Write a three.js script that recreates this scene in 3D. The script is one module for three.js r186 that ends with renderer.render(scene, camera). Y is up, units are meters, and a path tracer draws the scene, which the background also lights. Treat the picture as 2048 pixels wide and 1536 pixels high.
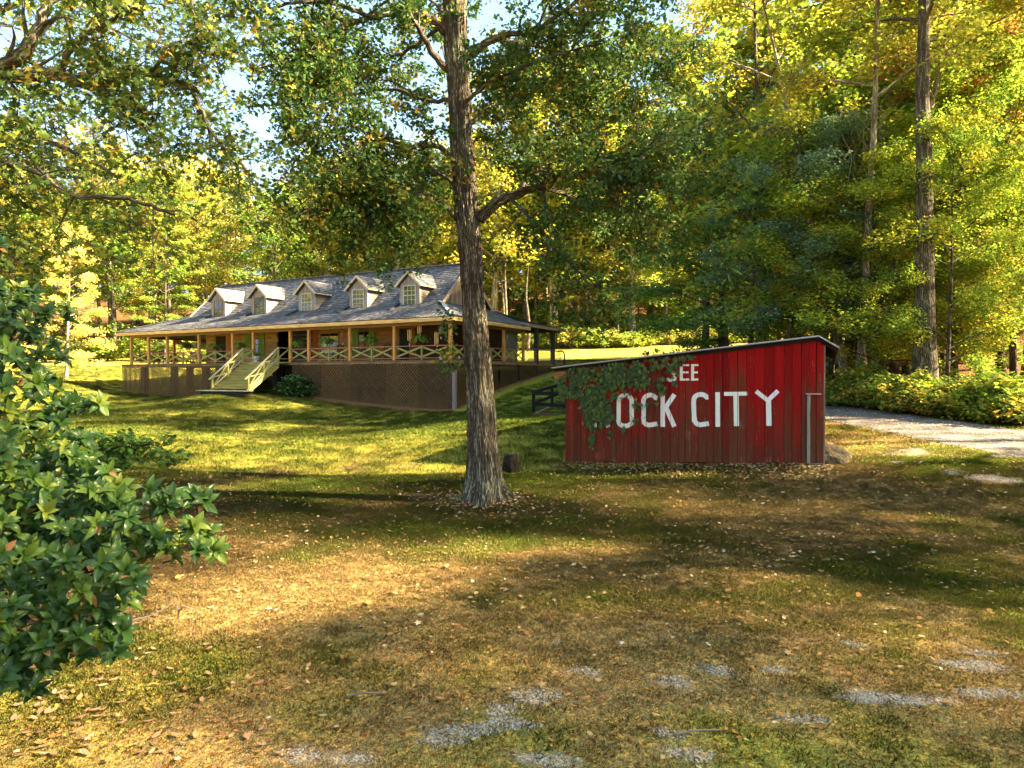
import * as THREE from 'three';
import { mergeGeometries } from 'three/addons/utils/BufferGeometryUtils.js';
import { ImprovedNoise } from 'three/addons/math/ImprovedNoise.js';

// ---------------------------------------------------------------- camera, sky, sun, exposure
const F = 1384, HOR = 755, EYE = 3.0;                 // focal length and horizon row on a 2048 x 1536 picture, eye height in metres
const scene = new THREE.Scene();
const camera = new THREE.PerspectiveCamera(2 * Math.atan(768 / F) * 180 / Math.PI, 4 / 3, 0.1, 1200);
camera.position.set(0, EYE, 0);
camera.rotation.x = -Math.atan((768 - HOR) / F);
const renderer = new THREE.WebGLRenderer({ antialias: true });
renderer.toneMapping = THREE.LinearToneMapping;
renderer.toneMappingExposure = 14.2;
renderer.shadowMap.enabled = true;

const SUN = new THREE.Vector3(0.989 * Math.cos(0.58), Math.sin(0.58), 0.15 * Math.cos(0.58)).normalize();
{
  const W = 512, H = 256, d = new Float32Array(W * H * 4);
  for (let r = 0; r < H; r++) for (let c = 0; c < W; c++) {
    const el = ((r + 0.5) / H - 0.5) * Math.PI, az = ((c + 0.5) / W - 0.5) * 2 * Math.PI;
    const x = Math.cos(az) * Math.cos(el), y = Math.sin(el), z = Math.sin(az) * Math.cos(el);
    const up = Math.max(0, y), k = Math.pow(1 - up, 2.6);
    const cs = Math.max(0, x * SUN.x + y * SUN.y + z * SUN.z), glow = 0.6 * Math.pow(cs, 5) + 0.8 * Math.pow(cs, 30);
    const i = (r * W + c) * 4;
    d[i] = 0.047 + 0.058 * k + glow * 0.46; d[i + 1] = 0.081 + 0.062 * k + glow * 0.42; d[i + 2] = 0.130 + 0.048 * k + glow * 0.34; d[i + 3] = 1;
  }
  const t = new THREE.DataTexture(d, W, H, THREE.RGBAFormat, THREE.FloatType);
  t.mapping = THREE.EquirectangularReflectionMapping; t.magFilter = t.minFilter = THREE.LinearFilter; t.needsUpdate = true;
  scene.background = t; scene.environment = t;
}
const sun = new THREE.DirectionalLight(new THREE.Color(1, 0.82, 0.56), 5);
sun.name = 'sun'; sun.position.copy(SUN).multiplyScalar(200); sun.castShadow = true; sun.shadow.radius = 3;
Object.assign(sun.shadow.camera, { left: -120, right: 120, top: 120, bottom: -120, near: 1, far: 500 }); sun.shadow.mapSize.set(4096, 4096);
scene.add(sun, sun.target);

// ---------------------------------------------------------------- helpers
function rng(seed) { let s = seed | 0; return () => { s = (s + 0x6d2b79f5) | 0; let t = Math.imul(s ^ (s >>> 15), 1 | s); t = (t + Math.imul(t ^ (t >>> 7), 61 | t)) ^ t; return ((t ^ (t >>> 14)) >>> 0) / 4294967296; }; }
const PN = new ImprovedNoise();
const noise = (x, y, z = 0) => PN.noise(x + 31.7, y + 17.3, z + 5.1);
const fbm = (x, y, z = 0, o = 4) => { let a = 0, k = 0.5, f = 1; for (let i = 0; i < o; i++) { a += k * noise(x * f, y * f, z + i * 7.3); k *= 0.5; f *= 2.03; } return a; };
const clamp = (x, a = 0, b = 1) => Math.min(b, Math.max(a, x)), lerp = (a, b, t) => a + (b - a) * t;
const smooth = (a, b, x) => { const t = clamp((x - a) / (b - a)); return t * t * (3 - 2 * t); };
const V = (x, y, z) => new THREE.Vector3(x, y, z);
const px = (x, y, D) => V((x - 1024) / F * D, EYE - (y - HOR) / F * D, -D);   // measured point of the place, D metres ahead
const used = {};
function numbered(n) { const k = used[n] = (used[n] ?? -1) + 1; return k ? n + '_' + String(k).padStart(3, '0') : n; }
function tag(o, label, category, group, kind) {
  if (label) o.userData.label = label; if (category) o.userData.category = category; if (group) o.userData.group = group; if (kind) o.userData.kind = kind; return o;
}
function thing(name, label, category, pos = V(0, 0, 0), turn = 0, group) {
  const o = new THREE.Group(); o.name = numbered(name); o.position.copy(pos); o.rotation.y = turn; scene.add(o);
  return tag(o, label, category, group);
}
function mesh(name, geo, mat, parent = scene, kind) {
  const m = new THREE.Mesh(Array.isArray(geo) ? (geo.length > 1 ? mergeGeometries(geo) : geo[0]) : geo, mat);
  m.name = parent === scene ? numbered(name) : name; m.castShadow = m.receiveShadow = true; parent.add(m);
  if (kind) m.userData.kind = kind; return m;
}
// box between two corners; uv in metres along its longest side
function box(x0, x1, y0, y1, z0, z1) {
  const g = new THREE.BoxGeometry(Math.abs(x1 - x0), Math.abs(y1 - y0), Math.abs(z1 - z0));
  g.translate((x0 + x1) / 2, (y0 + y1) / 2, (z0 + z1) / 2); return metreUV(g);
}
function metreUV(g, off = 0) {
  const p = g.attributes.position, n = g.attributes.normal, uv = new Float32Array(p.count * 2); g.computeBoundingBox();
  const b = g.boundingBox, s = [b.max.x - b.min.x, b.max.y - b.min.y, b.max.z - b.min.z], long = s.indexOf(Math.max(...s));
  for (let i = 0; i < p.count; i++) {
    const q = [p.getX(i), p.getY(i), p.getZ(i)], a = [Math.abs(n.getX(i)), Math.abs(n.getY(i)), Math.abs(n.getZ(i))], ax = a.indexOf(Math.max(...a));
    const rest = [0, 1, 2].filter((k) => k !== ax); let u = rest[0], v = rest[1]; if (u === long) [u, v] = [v, u];
    uv[i * 2] = q[u] + off; uv[i * 2 + 1] = q[v] + off * 1.7;                 // v runs along the grain
  }
  g.setAttribute('uv', new THREE.BufferAttribute(uv, 2)); return g;
}
// square bar from a to b, w wide (across `side`) and h thick
function bar(a, b, w, h = w, up = V(0, 1, 0)) {
  const d = b.clone().sub(a), L = d.length(); d.normalize(); let u = Math.abs(d.dot(up)) > 0.98 ? V(1, 0, 0) : up.clone();
  const s = V().crossVectors(u, d).normalize(); u = V().crossVectors(d, s);
  const g = metreUV(new THREE.BoxGeometry(w, h, L), a.x * 3.1 + a.y); g.applyMatrix4(new THREE.Matrix4().makeBasis(s, u, d)); const m = a.clone().add(b).multiplyScalar(0.5); g.translate(m.x, m.y, m.z); return g;
}
// tapered tube along points; uv in metres (u round, v along)
function tube(pts, rad, seg = 7, ripple) {
  const n = pts.length, P = [], N = [], UV = [], I = []; let t0 = pts[1].clone().sub(pts[0]).normalize(), u = Math.abs(t0.y) > 0.9 ? V(1, 0, 0) : V(0, 1, 0), len = 0;
  u.sub(t0.clone().multiplyScalar(u.dot(t0))).normalize();
  for (let i = 0; i < n; i++) {
    const t = (i === n - 1 ? pts[i].clone().sub(pts[i - 1]) : i ? pts[i + 1].clone().sub(pts[i - 1]) : pts[1].clone().sub(pts[0])).normalize();
    u.sub(t.clone().multiplyScalar(u.dot(t))).normalize(); const v = V().crossVectors(t, u);
    if (i) len += pts[i].distanceTo(pts[i - 1]);
    for (let k = 0; k <= seg; k++) {
      const a = k / seg * Math.PI * 2, c = Math.cos(a), s = Math.sin(a), r = rad[i] + (ripple ? ripple(a % (Math.PI * 2), len, i / (n - 1)) : 0);
      const nx = u.x * c + v.x * s, ny = u.y * c + v.y * s, nz = u.z * c + v.z * s;
      P.push(pts[i].x + nx * r, pts[i].y + ny * r, pts[i].z + nz * r); N.push(nx, ny, nz); UV.push(k / seg * Math.max(1, Math.round(rad[0] * 2 * Math.PI)), len);
    }
  }
  for (let i = 0; i < n - 1; i++) for (let k = 0; k < seg; k++) { const a = i * (seg + 1) + k, b = a + seg + 1; I.push(a, a + 1, b, b, a + 1, b + 1); }
  const g = new THREE.BufferGeometry(); g.setAttribute('position', new THREE.Float32BufferAttribute(P, 3)); g.setAttribute('normal', new THREE.Float32BufferAttribute(N, 3)); g.setAttribute('uv', new THREE.Float32BufferAttribute(UV, 2)); g.setIndex(I);
  if (ripple) g.computeVertexNormals(); return g;
}
function curve(pts, n) { return new THREE.CatmullRomCurve3(pts, false, 'centripetal').getPoints(n); }

// ---------------------------------------------------------------- textures (colour, grain and fine relief only)
function tex(w, h, f, srgb, rx = 1, ry = 1) {   // f(x, y in 0..1, wrapping) -> [r, g, b] in 0..255
  const d = new Uint8Array(w * h * 4);
  for (let y = 0; y < h; y++) for (let x = 0; x < w; x++) { const c = f(x / w, y / h), i = (y * w + x) * 4; d[i] = clamp(c[0], 0, 255); d[i + 1] = clamp(c[1], 0, 255); d[i + 2] = clamp(c[2], 0, 255); d[i + 3] = 255; }
  const t = new THREE.DataTexture(d, w, h); t.wrapS = t.wrapT = THREE.RepeatWrapping; t.magFilter = THREE.LinearFilter; t.minFilter = THREE.LinearMipmapLinearFilter; t.generateMipmaps = true;
  if (srgb) t.colorSpace = THREE.SRGBColorSpace; t.repeat.set(rx, ry); t.needsUpdate = true; return t;
}
// noise that repeats after nx, ny cells
function hash(i, j, s) { let h = Math.imul(i + 374761, 668265263) ^ Math.imul(j + 1442695, 2246822519) ^ Math.imul(s + 7, 3266489917); h = Math.imul(h ^ (h >>> 15), 2246822519); h ^= h >>> 13; h = Math.imul(h, 3266489917); return ((h ^ (h >>> 16)) >>> 0) / 4294967296; }
function tn(x, y, nx, ny, s) {
  x *= nx; y *= ny; const i = Math.floor(x), j = Math.floor(y), u = x - i, v = y - j, a = u * u * (3 - 2 * u), b = v * v * (3 - 2 * v), m = (q, n) => ((q % n) + n) % n;
  return lerp(lerp(hash(m(i, nx), m(j, ny), s), hash(m(i + 1, nx), m(j, ny), s), a), lerp(hash(m(i, nx), m(j + 1, ny), s), hash(m(i + 1, nx), m(j + 1, ny), s), a), b);
}
const T = {};
T.grain = tex(256, 512, (x, y) => { const g = 0.45 * tn(x, y, 64, 4, 1) + 0.3 * tn(x, y, 24, 3, 2) + 0.15 * tn(x, y, 128, 24, 3) + 0.2 * tn(x, y, 6, 5, 4), v = 120 + 125 * g; return [v, v, v]; }, true, 1, 0.5);
T.grainBump = tex(256, 512, (x, y) => { const v = 255 * (0.6 * tn(x, y, 64, 4, 1) + 0.4 * tn(x, y, 24, 3, 2)); return [v, v, v]; }, false, 1, 0.5);
T.bark = tex(512, 1024, (x, y) => {
  const w = 0.03 * (tn(x, y, 6, 12, 9) - 0.5), r = Math.abs(tn(x + w, y, 40, 12, 1) - 0.5) * 2, q = tn(x, y, 90, 40, 2), li = smooth(0.5, 0.72, 0.42 * tn(x, y, 50, 14, 3) + 0.33 * tn(x, y, 110, 36, 4) + 0.25 * tn(x, y, 6, 4, 8)), b = 0.55 + 0.5 * r * 0.6 + 0.3 * q;
  const g = tn(x, y, 5, 5, 6), c = [78 * b, 66 * b, 48 * b + 8 * g]; const l = [150 * (0.75 + 0.4 * q), 152 * (0.75 + 0.4 * q), 128 * (0.75 + 0.4 * q)];
  return c.map((v, i) => lerp(v, l[i], li * 0.8));
}, true, 1, 0.5);
T.barkBump = tex(512, 1024, (x, y) => { const w = 0.03 * (tn(x, y, 6, 12, 9) - 0.5), r = Math.abs(tn(x + w, y, 26, 10, 1) - 0.5) * 2, v = 255 * (0.6 * r + 0.25 * tn(x, y, 60, 30, 2) + 0.15 * tn(x, y, 120, 100, 5)); return [v, v, v]; }, false, 1, 0.5);
{ // dry straw, crumbs and leaf flecks on soil, repeating every 1.7 m
  const cv = document.createElement('canvas'), W = 1024; cv.width = cv.height = W; const g = cv.getContext('2d'), r = rng(55), im = g.createImageData(W, W);
  for (let y = 0; y < W; y++) for (let x = 0; x < W; x++) { const u = x / W, v = y / W, k = 0.56 + 0.16 * tn(u, v, 24, 24, 1) + 0.2 * tn(u, v, 90, 90, 2) + 0.3 * tn(u, v, 256, 256, 3) - 0.22, w = tn(u, v, 60, 60, 7) - 0.5, i = (y * W + x) * 4; im.data[i] = 235 * k * (1 + 0.16 * w); im.data[i + 1] = 228 * k; im.data[i + 2] = 222 * k * (1 - 0.16 * w); im.data[i + 3] = 255; }
  g.putImageData(im, 0, 0); const wrap = (x, y, f) => { for (const dx of [0, -W, W]) for (const dy of [0, -W, W]) if (x + dx > -60 && x + dx < W + 60 && y + dy > -60 && y + dy < W + 60) f(x + dx, y + dy); };
  for (let k = 0; k < 9000; k++) { const x = r() * W, y = r() * W, a = r() * 6.283, l = 8 + 26 * r(), q = r(); g.strokeStyle = q < 0.5 ? `rgba(255,${228 + 20 * r() | 0},${180 + 40 * r() | 0},${0.35 + 0.5 * r()})` : q < 0.8 ? `rgba(${90 + 40 * r() | 0},${70 + 30 * r() | 0},50,${0.3 + 0.45 * r()})` : `rgba(190,215,130,${0.3 + 0.4 * r()})`; g.lineWidth = 1 + 1.6 * r(); const bx = (r() - 0.5) * 10; wrap(x, y, (X, Y) => { g.beginPath(); g.moveTo(X, Y); g.quadraticCurveTo(X + Math.cos(a) * l / 2 + bx, Y + Math.sin(a) * l / 2, X + Math.cos(a) * l, Y + Math.sin(a) * l); g.stroke(); }); }
  for (let k = 0; k < 900; k++) { const x = r() * W, y = r() * W, a = r() * 6.283, l = 5 + 13 * r(), q = r(); g.fillStyle = q < 0.55 ? `rgba(255,${205 + 30 * r() | 0},${150 + 60 * r() | 0},0.75)` : `rgba(${110 + 50 * r() | 0},${75 + 30 * r() | 0},55,0.7)`; wrap(x, y, (X, Y) => { g.beginPath(); g.ellipse(X, Y, l, l * (0.35 + 0.3 * r()), a, 0, 6.283); g.fill(); }); }
  T.soil = new THREE.CanvasTexture(cv); T.soil.colorSpace = THREE.SRGBColorSpace; T.soil.wrapS = T.soil.wrapT = THREE.RepeatWrapping; T.soil.repeat.set(1 / 1.7, 1 / 1.7);
}
T.soilBump = tex(512, 512, (x, y) => { const v = 255 * (0.3 * tn(x, y, 20, 20, 1) + 0.35 * tn(x, y, 90, 90, 2) + 0.35 * tn(x, y, 200, 200, 3)); return [v, v, v]; }, false, 1 / 1.3, 1 / 1.3);
T.speck = tex(256, 256, (x, y) => { const v = 150 + 105 * (0.4 * tn(x, y, 12, 12, 1) + 0.6 * tn(x, y, 90, 90, 2)); return [v, v, v]; }, true, 1, 1);

const std = (o) => new THREE.MeshPhysicalMaterial({ roughness: 0.85, specularIntensity: 0.35, ...o });
const lin = (r, g, b) => new THREE.Color().setRGB(r, g, b);
const wood = (r, g, b, rough = 0.75, bump = 0.004) => std({ color: lin(r * 1.7, g * 1.7, b * 1.7), map: T.grain, bumpMap: T.grainBump, bumpScale: bump, roughness: rough });
const M = {
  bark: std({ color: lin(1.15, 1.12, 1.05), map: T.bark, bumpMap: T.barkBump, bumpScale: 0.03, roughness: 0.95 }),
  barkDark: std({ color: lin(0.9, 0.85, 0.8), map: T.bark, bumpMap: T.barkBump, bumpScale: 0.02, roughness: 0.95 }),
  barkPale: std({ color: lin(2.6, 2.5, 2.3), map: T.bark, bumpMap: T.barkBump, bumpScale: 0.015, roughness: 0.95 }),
  orange: wood(0.62, 0.30, 0.085), fascia: wood(0.75, 0.46, 0.17), redRail: wood(0.45, 0.16, 0.10), olive: wood(0.30, 0.27, 0.085), stair: wood(0.36, 0.30, 0.085), stairTop: wood(0.38, 0.34, 0.2),
  lattice: wood(0.20, 0.112, 0.044, 0.9), latticeDark: wood(0.15, 0.088, 0.038, 0.9), log: wood(0.46, 0.26, 0.09), chink: std({ color: lin(0.45, 0.40, 0.30), map: T.speck, roughness: 0.95 }), redWall: wood(0.30, 0.085, 0.04), green: wood(0.19, 0.30, 0.06), grey: wood(0.25, 0.20, 0.155, 0.9), greyDark: wood(0.15, 0.14, 0.13, 0.9),
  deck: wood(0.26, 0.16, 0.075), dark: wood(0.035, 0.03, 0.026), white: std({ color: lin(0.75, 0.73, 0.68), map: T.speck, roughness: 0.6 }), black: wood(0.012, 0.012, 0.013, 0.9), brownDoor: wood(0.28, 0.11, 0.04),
  pane: new THREE.MeshPhysicalMaterial({ color: lin(0.02, 0.02, 0.02), roughness: 0.06, metalness: 0, specularIntensity: 1, clearcoat: 1, clearcoatRoughness: 0.03, ior: 1.6 }),
  metalRoof: std({ color: lin(0.38, 0.38, 0.38), map: T.speck, roughness: 0.45, metalness: 0.6 }), metal: std({ color: lin(0.5, 0.42, 0.25), roughness: 0.35, metalness: 0.9 }), pipe: std({ color: lin(0.03, 0.03, 0.03), roughness: 0.4, metalness: 0.4 }),
  shingle: std({ color: lin(1.15, 1.15, 1.15), vertexColors: true, map: T.grain, bumpMap: T.grainBump, bumpScale: 0.004, roughness: 0.7 }),
  rock: std({ color: lin(0.42, 0.34, 0.2), map: T.soil, bumpMap: T.soilBump, bumpScale: 0.04, roughness: 0.95 }),
};
const leafMat = (tint = [1, 1, 1], tr = 0.5, rough = 0.9) => new THREE.MeshPhysicalMaterial({ color: lin(...tint.map((v) => v * 1.45)), vertexColors: true, roughness: rough, transmission: tr, thickness: 0, side: THREE.DoubleSide, specularIntensity: 0.12 });
// ---------------------------------------------------------------- the ground: a thin-plate surface through measured points
const ctl = [];
for (const [x, y, D] of [[965, 1000, 16.4], [1137, 931, 21.3], [1400, 933, 19.7], [1648, 931, 18.3], [1652, 841, 27], [905, 821, 40], [800, 816, 41.5], [720, 803, 43.2], [640, 792, 45], [445, 786, 44], [346, 794, 51.8], [245, 785, 54.8], [300, 812, 46], [400, 800, 42], [560, 791, 44.5],
  [1000, 776, 45], [1085, 747, 51], [1120, 728, 57], [1067, 831, 32], [1000, 870, 25], [850, 900, 24], [850, 850, 33], [500, 900, 24], [500, 832, 36], [250, 900, 22], [180, 830, 36], [120, 770, 52], [200, 735, 68], [30, 728, 74],
  [1658, 815, 34], [1800, 850, 24], [2048, 890, 19.5], [2048, 850, 24], [1850, 780, 32], [2048, 812, 30], [1200, 715, 70], [1300, 680, 95], [1100, 705, 80],
  [0, 1536, 5.2], [1024, 1536, 5.2], [2048, 1536, 5.2], [0, 1250, 8.4], [1024, 1200, 9.2], [1700, 1150, 10.4], [2048, 1050, 13.5], [500, 1050, 13.6], [1500, 1020, 15], [100, 1000, 16.5]]) { const p = px(x, y, D); ctl.push([p.x, D, p.y]); }
ctl.push([-20, -10, 0], [20, -10, 0.1], [0, -35, 0], [60, 0, 1.5], [-60, 0, 0.6], [60, 40, 5], [-60, 40, 2.6], [-90, 85, 6], [90, 85, 10], [60, -60, 0], [-60, -60, 0], [30, 25, 2], [0, 110, 10], [-50, 110, 8.5], [60, 110, 11], [120, 40, 9], [-120, 40, 5]);
const tps = (() => {
  const n = ctl.length, N = n + 3, A = Array.from({ length: N }, () => new Float64Array(N + 1)), U = (r2) => (r2 < 1e-9 ? 0 : 0.5 * r2 * Math.log(r2));
  for (let i = 0; i < n; i++) { for (let j = 0; j < n; j++) A[i][j] = U((ctl[i][0] - ctl[j][0]) ** 2 + (ctl[i][1] - ctl[j][1]) ** 2) + (i === j ? 2.5 : 0); A[i][n] = A[n][i] = 1; A[i][n + 1] = A[n + 1][i] = ctl[i][0]; A[i][n + 2] = A[n + 2][i] = ctl[i][1]; A[i][N] = ctl[i][2]; }
  for (let i = 0; i < N; i++) { let p = i; for (let r = i + 1; r < N; r++) if (Math.abs(A[r][i]) > Math.abs(A[p][i])) p = r; [A[i], A[p]] = [A[p], A[i]]; for (let r = 0; r < N; r++) if (r !== i) { const k = A[r][i] / A[i][i]; if (k) for (let c = i; c <= N; c++) A[r][c] -= k * A[i][c]; } }
  const w = A.map((r, i) => r[N] / r[i]);
  return (x, D) => { let y = w[n] + w[n + 1] * x + w[n + 2] * D; for (let i = 0; i < n; i++) y += w[i] * U((x - ctl[i][0]) ** 2 + (D - ctl[i][1]) ** 2); return y; };
})();
function groundY(x, D) {
  const cx = clamp(x, -115, 115), cD = clamp(D, -55, 112);
  return tps(cx, cD) + 16 * smooth(84, 165, D) * (0.9 + 0.1 * Math.sin(x * 0.03)) + 0.14 * noise(x * 0.11, D * 0.11) + 0.025 * noise(x * 0.8, D * 0.8);
}
const onGround = (x, D, up = 0) => V(x, groundY(x, D) + up, -D);
function pick(ax, ay) {                     // where the sight line through a picture point meets the ground
  let D = 3, prev = 1; for (; D < 200; D += 0.1 + D * 0.004) { const p = px(ax, ay, D), h = p.y - groundY(p.x, D); if (h < 0) return [p.x, D - 0.05]; }
  return [px(ax, ay, 200).x, 200];
}
function inPoly(x, y, P) { let c = false; for (let i = 0, j = P.length - 1; i < P.length; j = i++) if ((P[i][1] > y) !== (P[j][1] > y) && x < (P[j][0] - P[i][0]) * (y - P[i][1]) / (P[j][1] - P[i][1]) + P[i][0]) c = !c; return c; }
const toPoly = (list) => list.map(([a, b]) => pick(a, b));
// gravel drive behind the shed, and the bare gravel patches in the grass
const roadPoly = [...toPoly([[1560, 818], [1655, 842], [1750, 862], [1900, 892], [2048, 918]]), [34, 14], [36, 20], ...toPoly([[2048, 862], [1900, 843], [1760, 825], [1655, 812], [1560, 800]])];
const gravelPatches = [];
for (const [x, y, rx, ry] of [[930, 1465, 75, 16], [1030, 1450, 55, 16], [1075, 1400, 45, 10], [880, 1490, 60, 10], [1010, 1425, 40, 8], [1165, 1340, 30, 5], [1430, 1343, 36, 7], [1355, 1365, 34, 8], [1550, 1345, 34, 6], [1600, 1440, 60, 8], [1730, 1400, 70, 14], [1830, 1405, 80, 9], [1980, 1388, 70, 12], [1965, 1310, 22, 7], [1940, 1335, 60, 9], [590, 1518, 50, 10], [700, 1525, 40, 8], [1400, 1515, 60, 10], [1340, 1475, 30, 5], [1100, 1530, 80, 8], [1905, 945, 28, 7], [1965, 955, 50, 6], [2030, 962, 40, 6], [1820, 905, 60, 8], [1790, 925, 26, 4], [2005, 915, 40, 5], [1700, 1290, 20, 4]]) {
  const c = pick(x, y), a = pick(x + rx, y), b = pick(x, y - ry), e = pick(x, Math.min(1560, y + ry)); gravelPatches.push([c[0], (b[1] + e[1]) / 2, Math.abs(a[0] - c[0]), Math.max(0.08, Math.abs(b[1] - e[1]) / 2)]);
}
function gravelAt(x, D) {
  let g = 0; const n = fbm(x * 1.9, D * 1.9, 3) * 1.3 + 0.5 * noise(x * 7, D * 7);
  for (const [cx, cD, rx, rD] of gravelPatches) { const q = ((x - cx) / rx) ** 2 + ((D - cD) / rD) ** 2; if (q < 4) g = Math.max(g, smooth(1.25, 0.55, q + n * 1.1)); }
  return g;
}
const shedPoly = [[1.71, 21.3], [8.26, 18.31], [12, 26.5], [5.44, 29.5]];
const mix3 = (a, b, t) => [lerp(a[0], b[0], t), lerp(a[1], b[1], t), lerp(a[2], b[2], t)];
const houseSD = (x, D) => { const dx = x + 3.44, dz = D - 40; return [-(dx * 0.8796 - dz * 0.4757), dx * 0.4757 + dz * 0.8796]; };   // metres along and behind the house front
function green(x, D) {                     // how much living grass stands here, 0..1
  const far = smooth(15, 25, D) * smooth(9, 1, x), n = fbm(x * 0.22, D * 0.22, 1) * 1.5 + fbm(x * 0.9, D * 0.9, 2) * 0.9;
  const front = smooth(9.5, 6, D) * 0.22 + smooth(8, 13, x) * smooth(10, 16, D) * 0.25;
  return clamp(0.34 + 0.62 * far + front + n * (0.85 - 0.35 * far));
}
function groundColor(x, D) {
  const g = green(x, D), n = fbm(x * 0.55, D * 0.55, 8), dry = fbm(x * 0.3, D * 0.3, 12);
  let c = mix3([0.17, 0.112, 0.046], [0.26, 0.188, 0.07], clamp(0.5 + dry * 1.6));
  const lush = D > 16 ? mix3([0.18, 0.205, 0.028], [0.28, 0.245, 0.042], clamp(0.42 + n * 1.4)) : mix3([0.18, 0.185, 0.035], [0.27, 0.215, 0.05], clamp(0.45 + n * 1.4));
  c = mix3(c, lush, smooth(0.25, 0.8, g));
  if (D > 50) c = mix3(c, [0.27, 0.27, 0.05], smooth(50, 64, D) * (x < 20 ? 0.8 : 0.4));
  { const [s0, t0] = houseSD(x, D); c = mix3(c, [0.17, 0.25, 0.032], 0.75 * smooth(0, -2, s0) * smooth(-14, -6, t0) * smooth(20, 12, t0) * smooth(9, 4, x)); }  // brighter green put into the colour here to offset the shade
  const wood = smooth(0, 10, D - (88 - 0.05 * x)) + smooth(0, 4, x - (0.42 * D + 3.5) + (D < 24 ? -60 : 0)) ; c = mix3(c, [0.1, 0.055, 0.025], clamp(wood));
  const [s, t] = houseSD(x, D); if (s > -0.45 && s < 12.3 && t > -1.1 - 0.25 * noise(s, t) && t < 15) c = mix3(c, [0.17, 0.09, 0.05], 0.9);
  const gr = gravelAt(x, D); if (gr > 0) c = mix3(c, [0.26, 0.22, 0.17], gr * 0.8);
  return c;
}
const groundMat = std({ specularIntensity: 0.1, vertexColors: true, map: T.soil, bumpMap: T.soilBump, bumpScale: 0.02, roughness: 1 });
{
  const graded = (stops) => { const a = []; for (let i = 0; i < stops.length - 1; i++) { const [x0, h0] = stops[i], [x1] = stops[i + 1]; for (let x = x0; x < x1 - h0 / 2; x += h0) a.push(x); } a.push(stops.at(-1)[0]); return a; };
  const xs = graded([[-420, 40], [-180, 8], [-60, 2], [-26, 0.5], [-12, 0.17], [14, 0.35], [28, 1], [60, 4], [180, 40], [420, 0]]), ds = graded([[-300, 30], [-60, 6], [0, 1], [4.4, 0.14], [14, 0.24], [30, 0.5], [60, 1.5], [120, 6], [300, 40], [640, 0]]);
  const nx = xs.length, nd = ds.length, P = new Float32Array(nx * nd * 3), C = new Float32Array(nx * nd * 3), UV = new Float32Array(nx * nd * 2), I = [];
  for (let j = 0; j < nd; j++) for (let i = 0; i < nx; i++) { const k = j * nx + i, c = groundColor(xs[i], ds[j]); P.set([xs[i], groundY(xs[i], ds[j]), -ds[j]], k * 3); C.set(c.map((v) => v * 2.3), k * 3); UV.set([xs[i], ds[j]], k * 2); if (i < nx - 1 && j < nd - 1) I.push(k, k + 1, k + nx, k + 1, k + nx + 1, k + nx); }
  const g = new THREE.BufferGeometry(); g.setAttribute('position', new THREE.BufferAttribute(P, 3)); g.setAttribute('color', new THREE.BufferAttribute(C, 3)); g.setAttribute('uv', new THREE.BufferAttribute(UV, 2)); g.setIndex(I); g.computeVertexNormals();
  tag(mesh('ground', g, groundMat), 'sloping lawn of patchy brown and green grass around the house', 'ground', null, 'structure');
}
// the drive: its own sheet with a ragged edge
{
  const P = [], C = [], UV = [], I = [], step = 0.22, id = new Map(), r = rng(3), ins = (x, D) => inPoly(x + 0.35 * fbm(x * 1.1, D * 1.1, 4), D + 0.45 * fbm(x * 1.1, D * 1.1, 6), roadPoly) && !inPoly(x, D, shedPoly);
  const put = (i, j) => { const key = i * 100000 + j; if (!id.has(key)) { const x = i * step, D = j * step, n = fbm(x * 0.8, D * 0.8, 3), q = 1 + n * 0.5 + (r() - 0.5) * 0.2; id.set(key, P.length / 3); P.push(x, groundY(x, D) + 0.012, -D); const lf = smooth(0.12, 0.3, fbm(x * 1.7, D * 1.7, 21)); const c = mix3([0.23 * q, 0.22 * q, 0.21 * q], [0.25, 0.15, 0.075], lf * 0.7); C.push(...c.map((v) => v * 1.8)); UV.push(x, D); } return id.get(key); };
  for (let i = 20; i < 190; i++) for (let j = 50; j < 190; j++) if (ins((i + 0.5) * step, (j + 0.5) * step)) { const a = put(i, j), b = put(i + 1, j), c = put(i, j + 1), d = put(i + 1, j + 1); I.push(a, b, c, b, d, c); }
  const g = new THREE.BufferGeometry(); g.setAttribute('position', new THREE.Float32BufferAttribute(P, 3)); g.setAttribute('color', new THREE.Float32BufferAttribute(C, 3)); g.setAttribute('uv', new THREE.Float32BufferAttribute(UV, 2)); g.setIndex(I); g.computeVertexNormals();
  tag(mesh('gravel_road', g, std({ vertexColors: true, map: T.soil, bumpMap: T.soilBump, bumpScale: 0.03, roughness: 1 })), 'pale grey gravel drive passing behind the red shed', 'road', null, 'structure');
}
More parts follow.
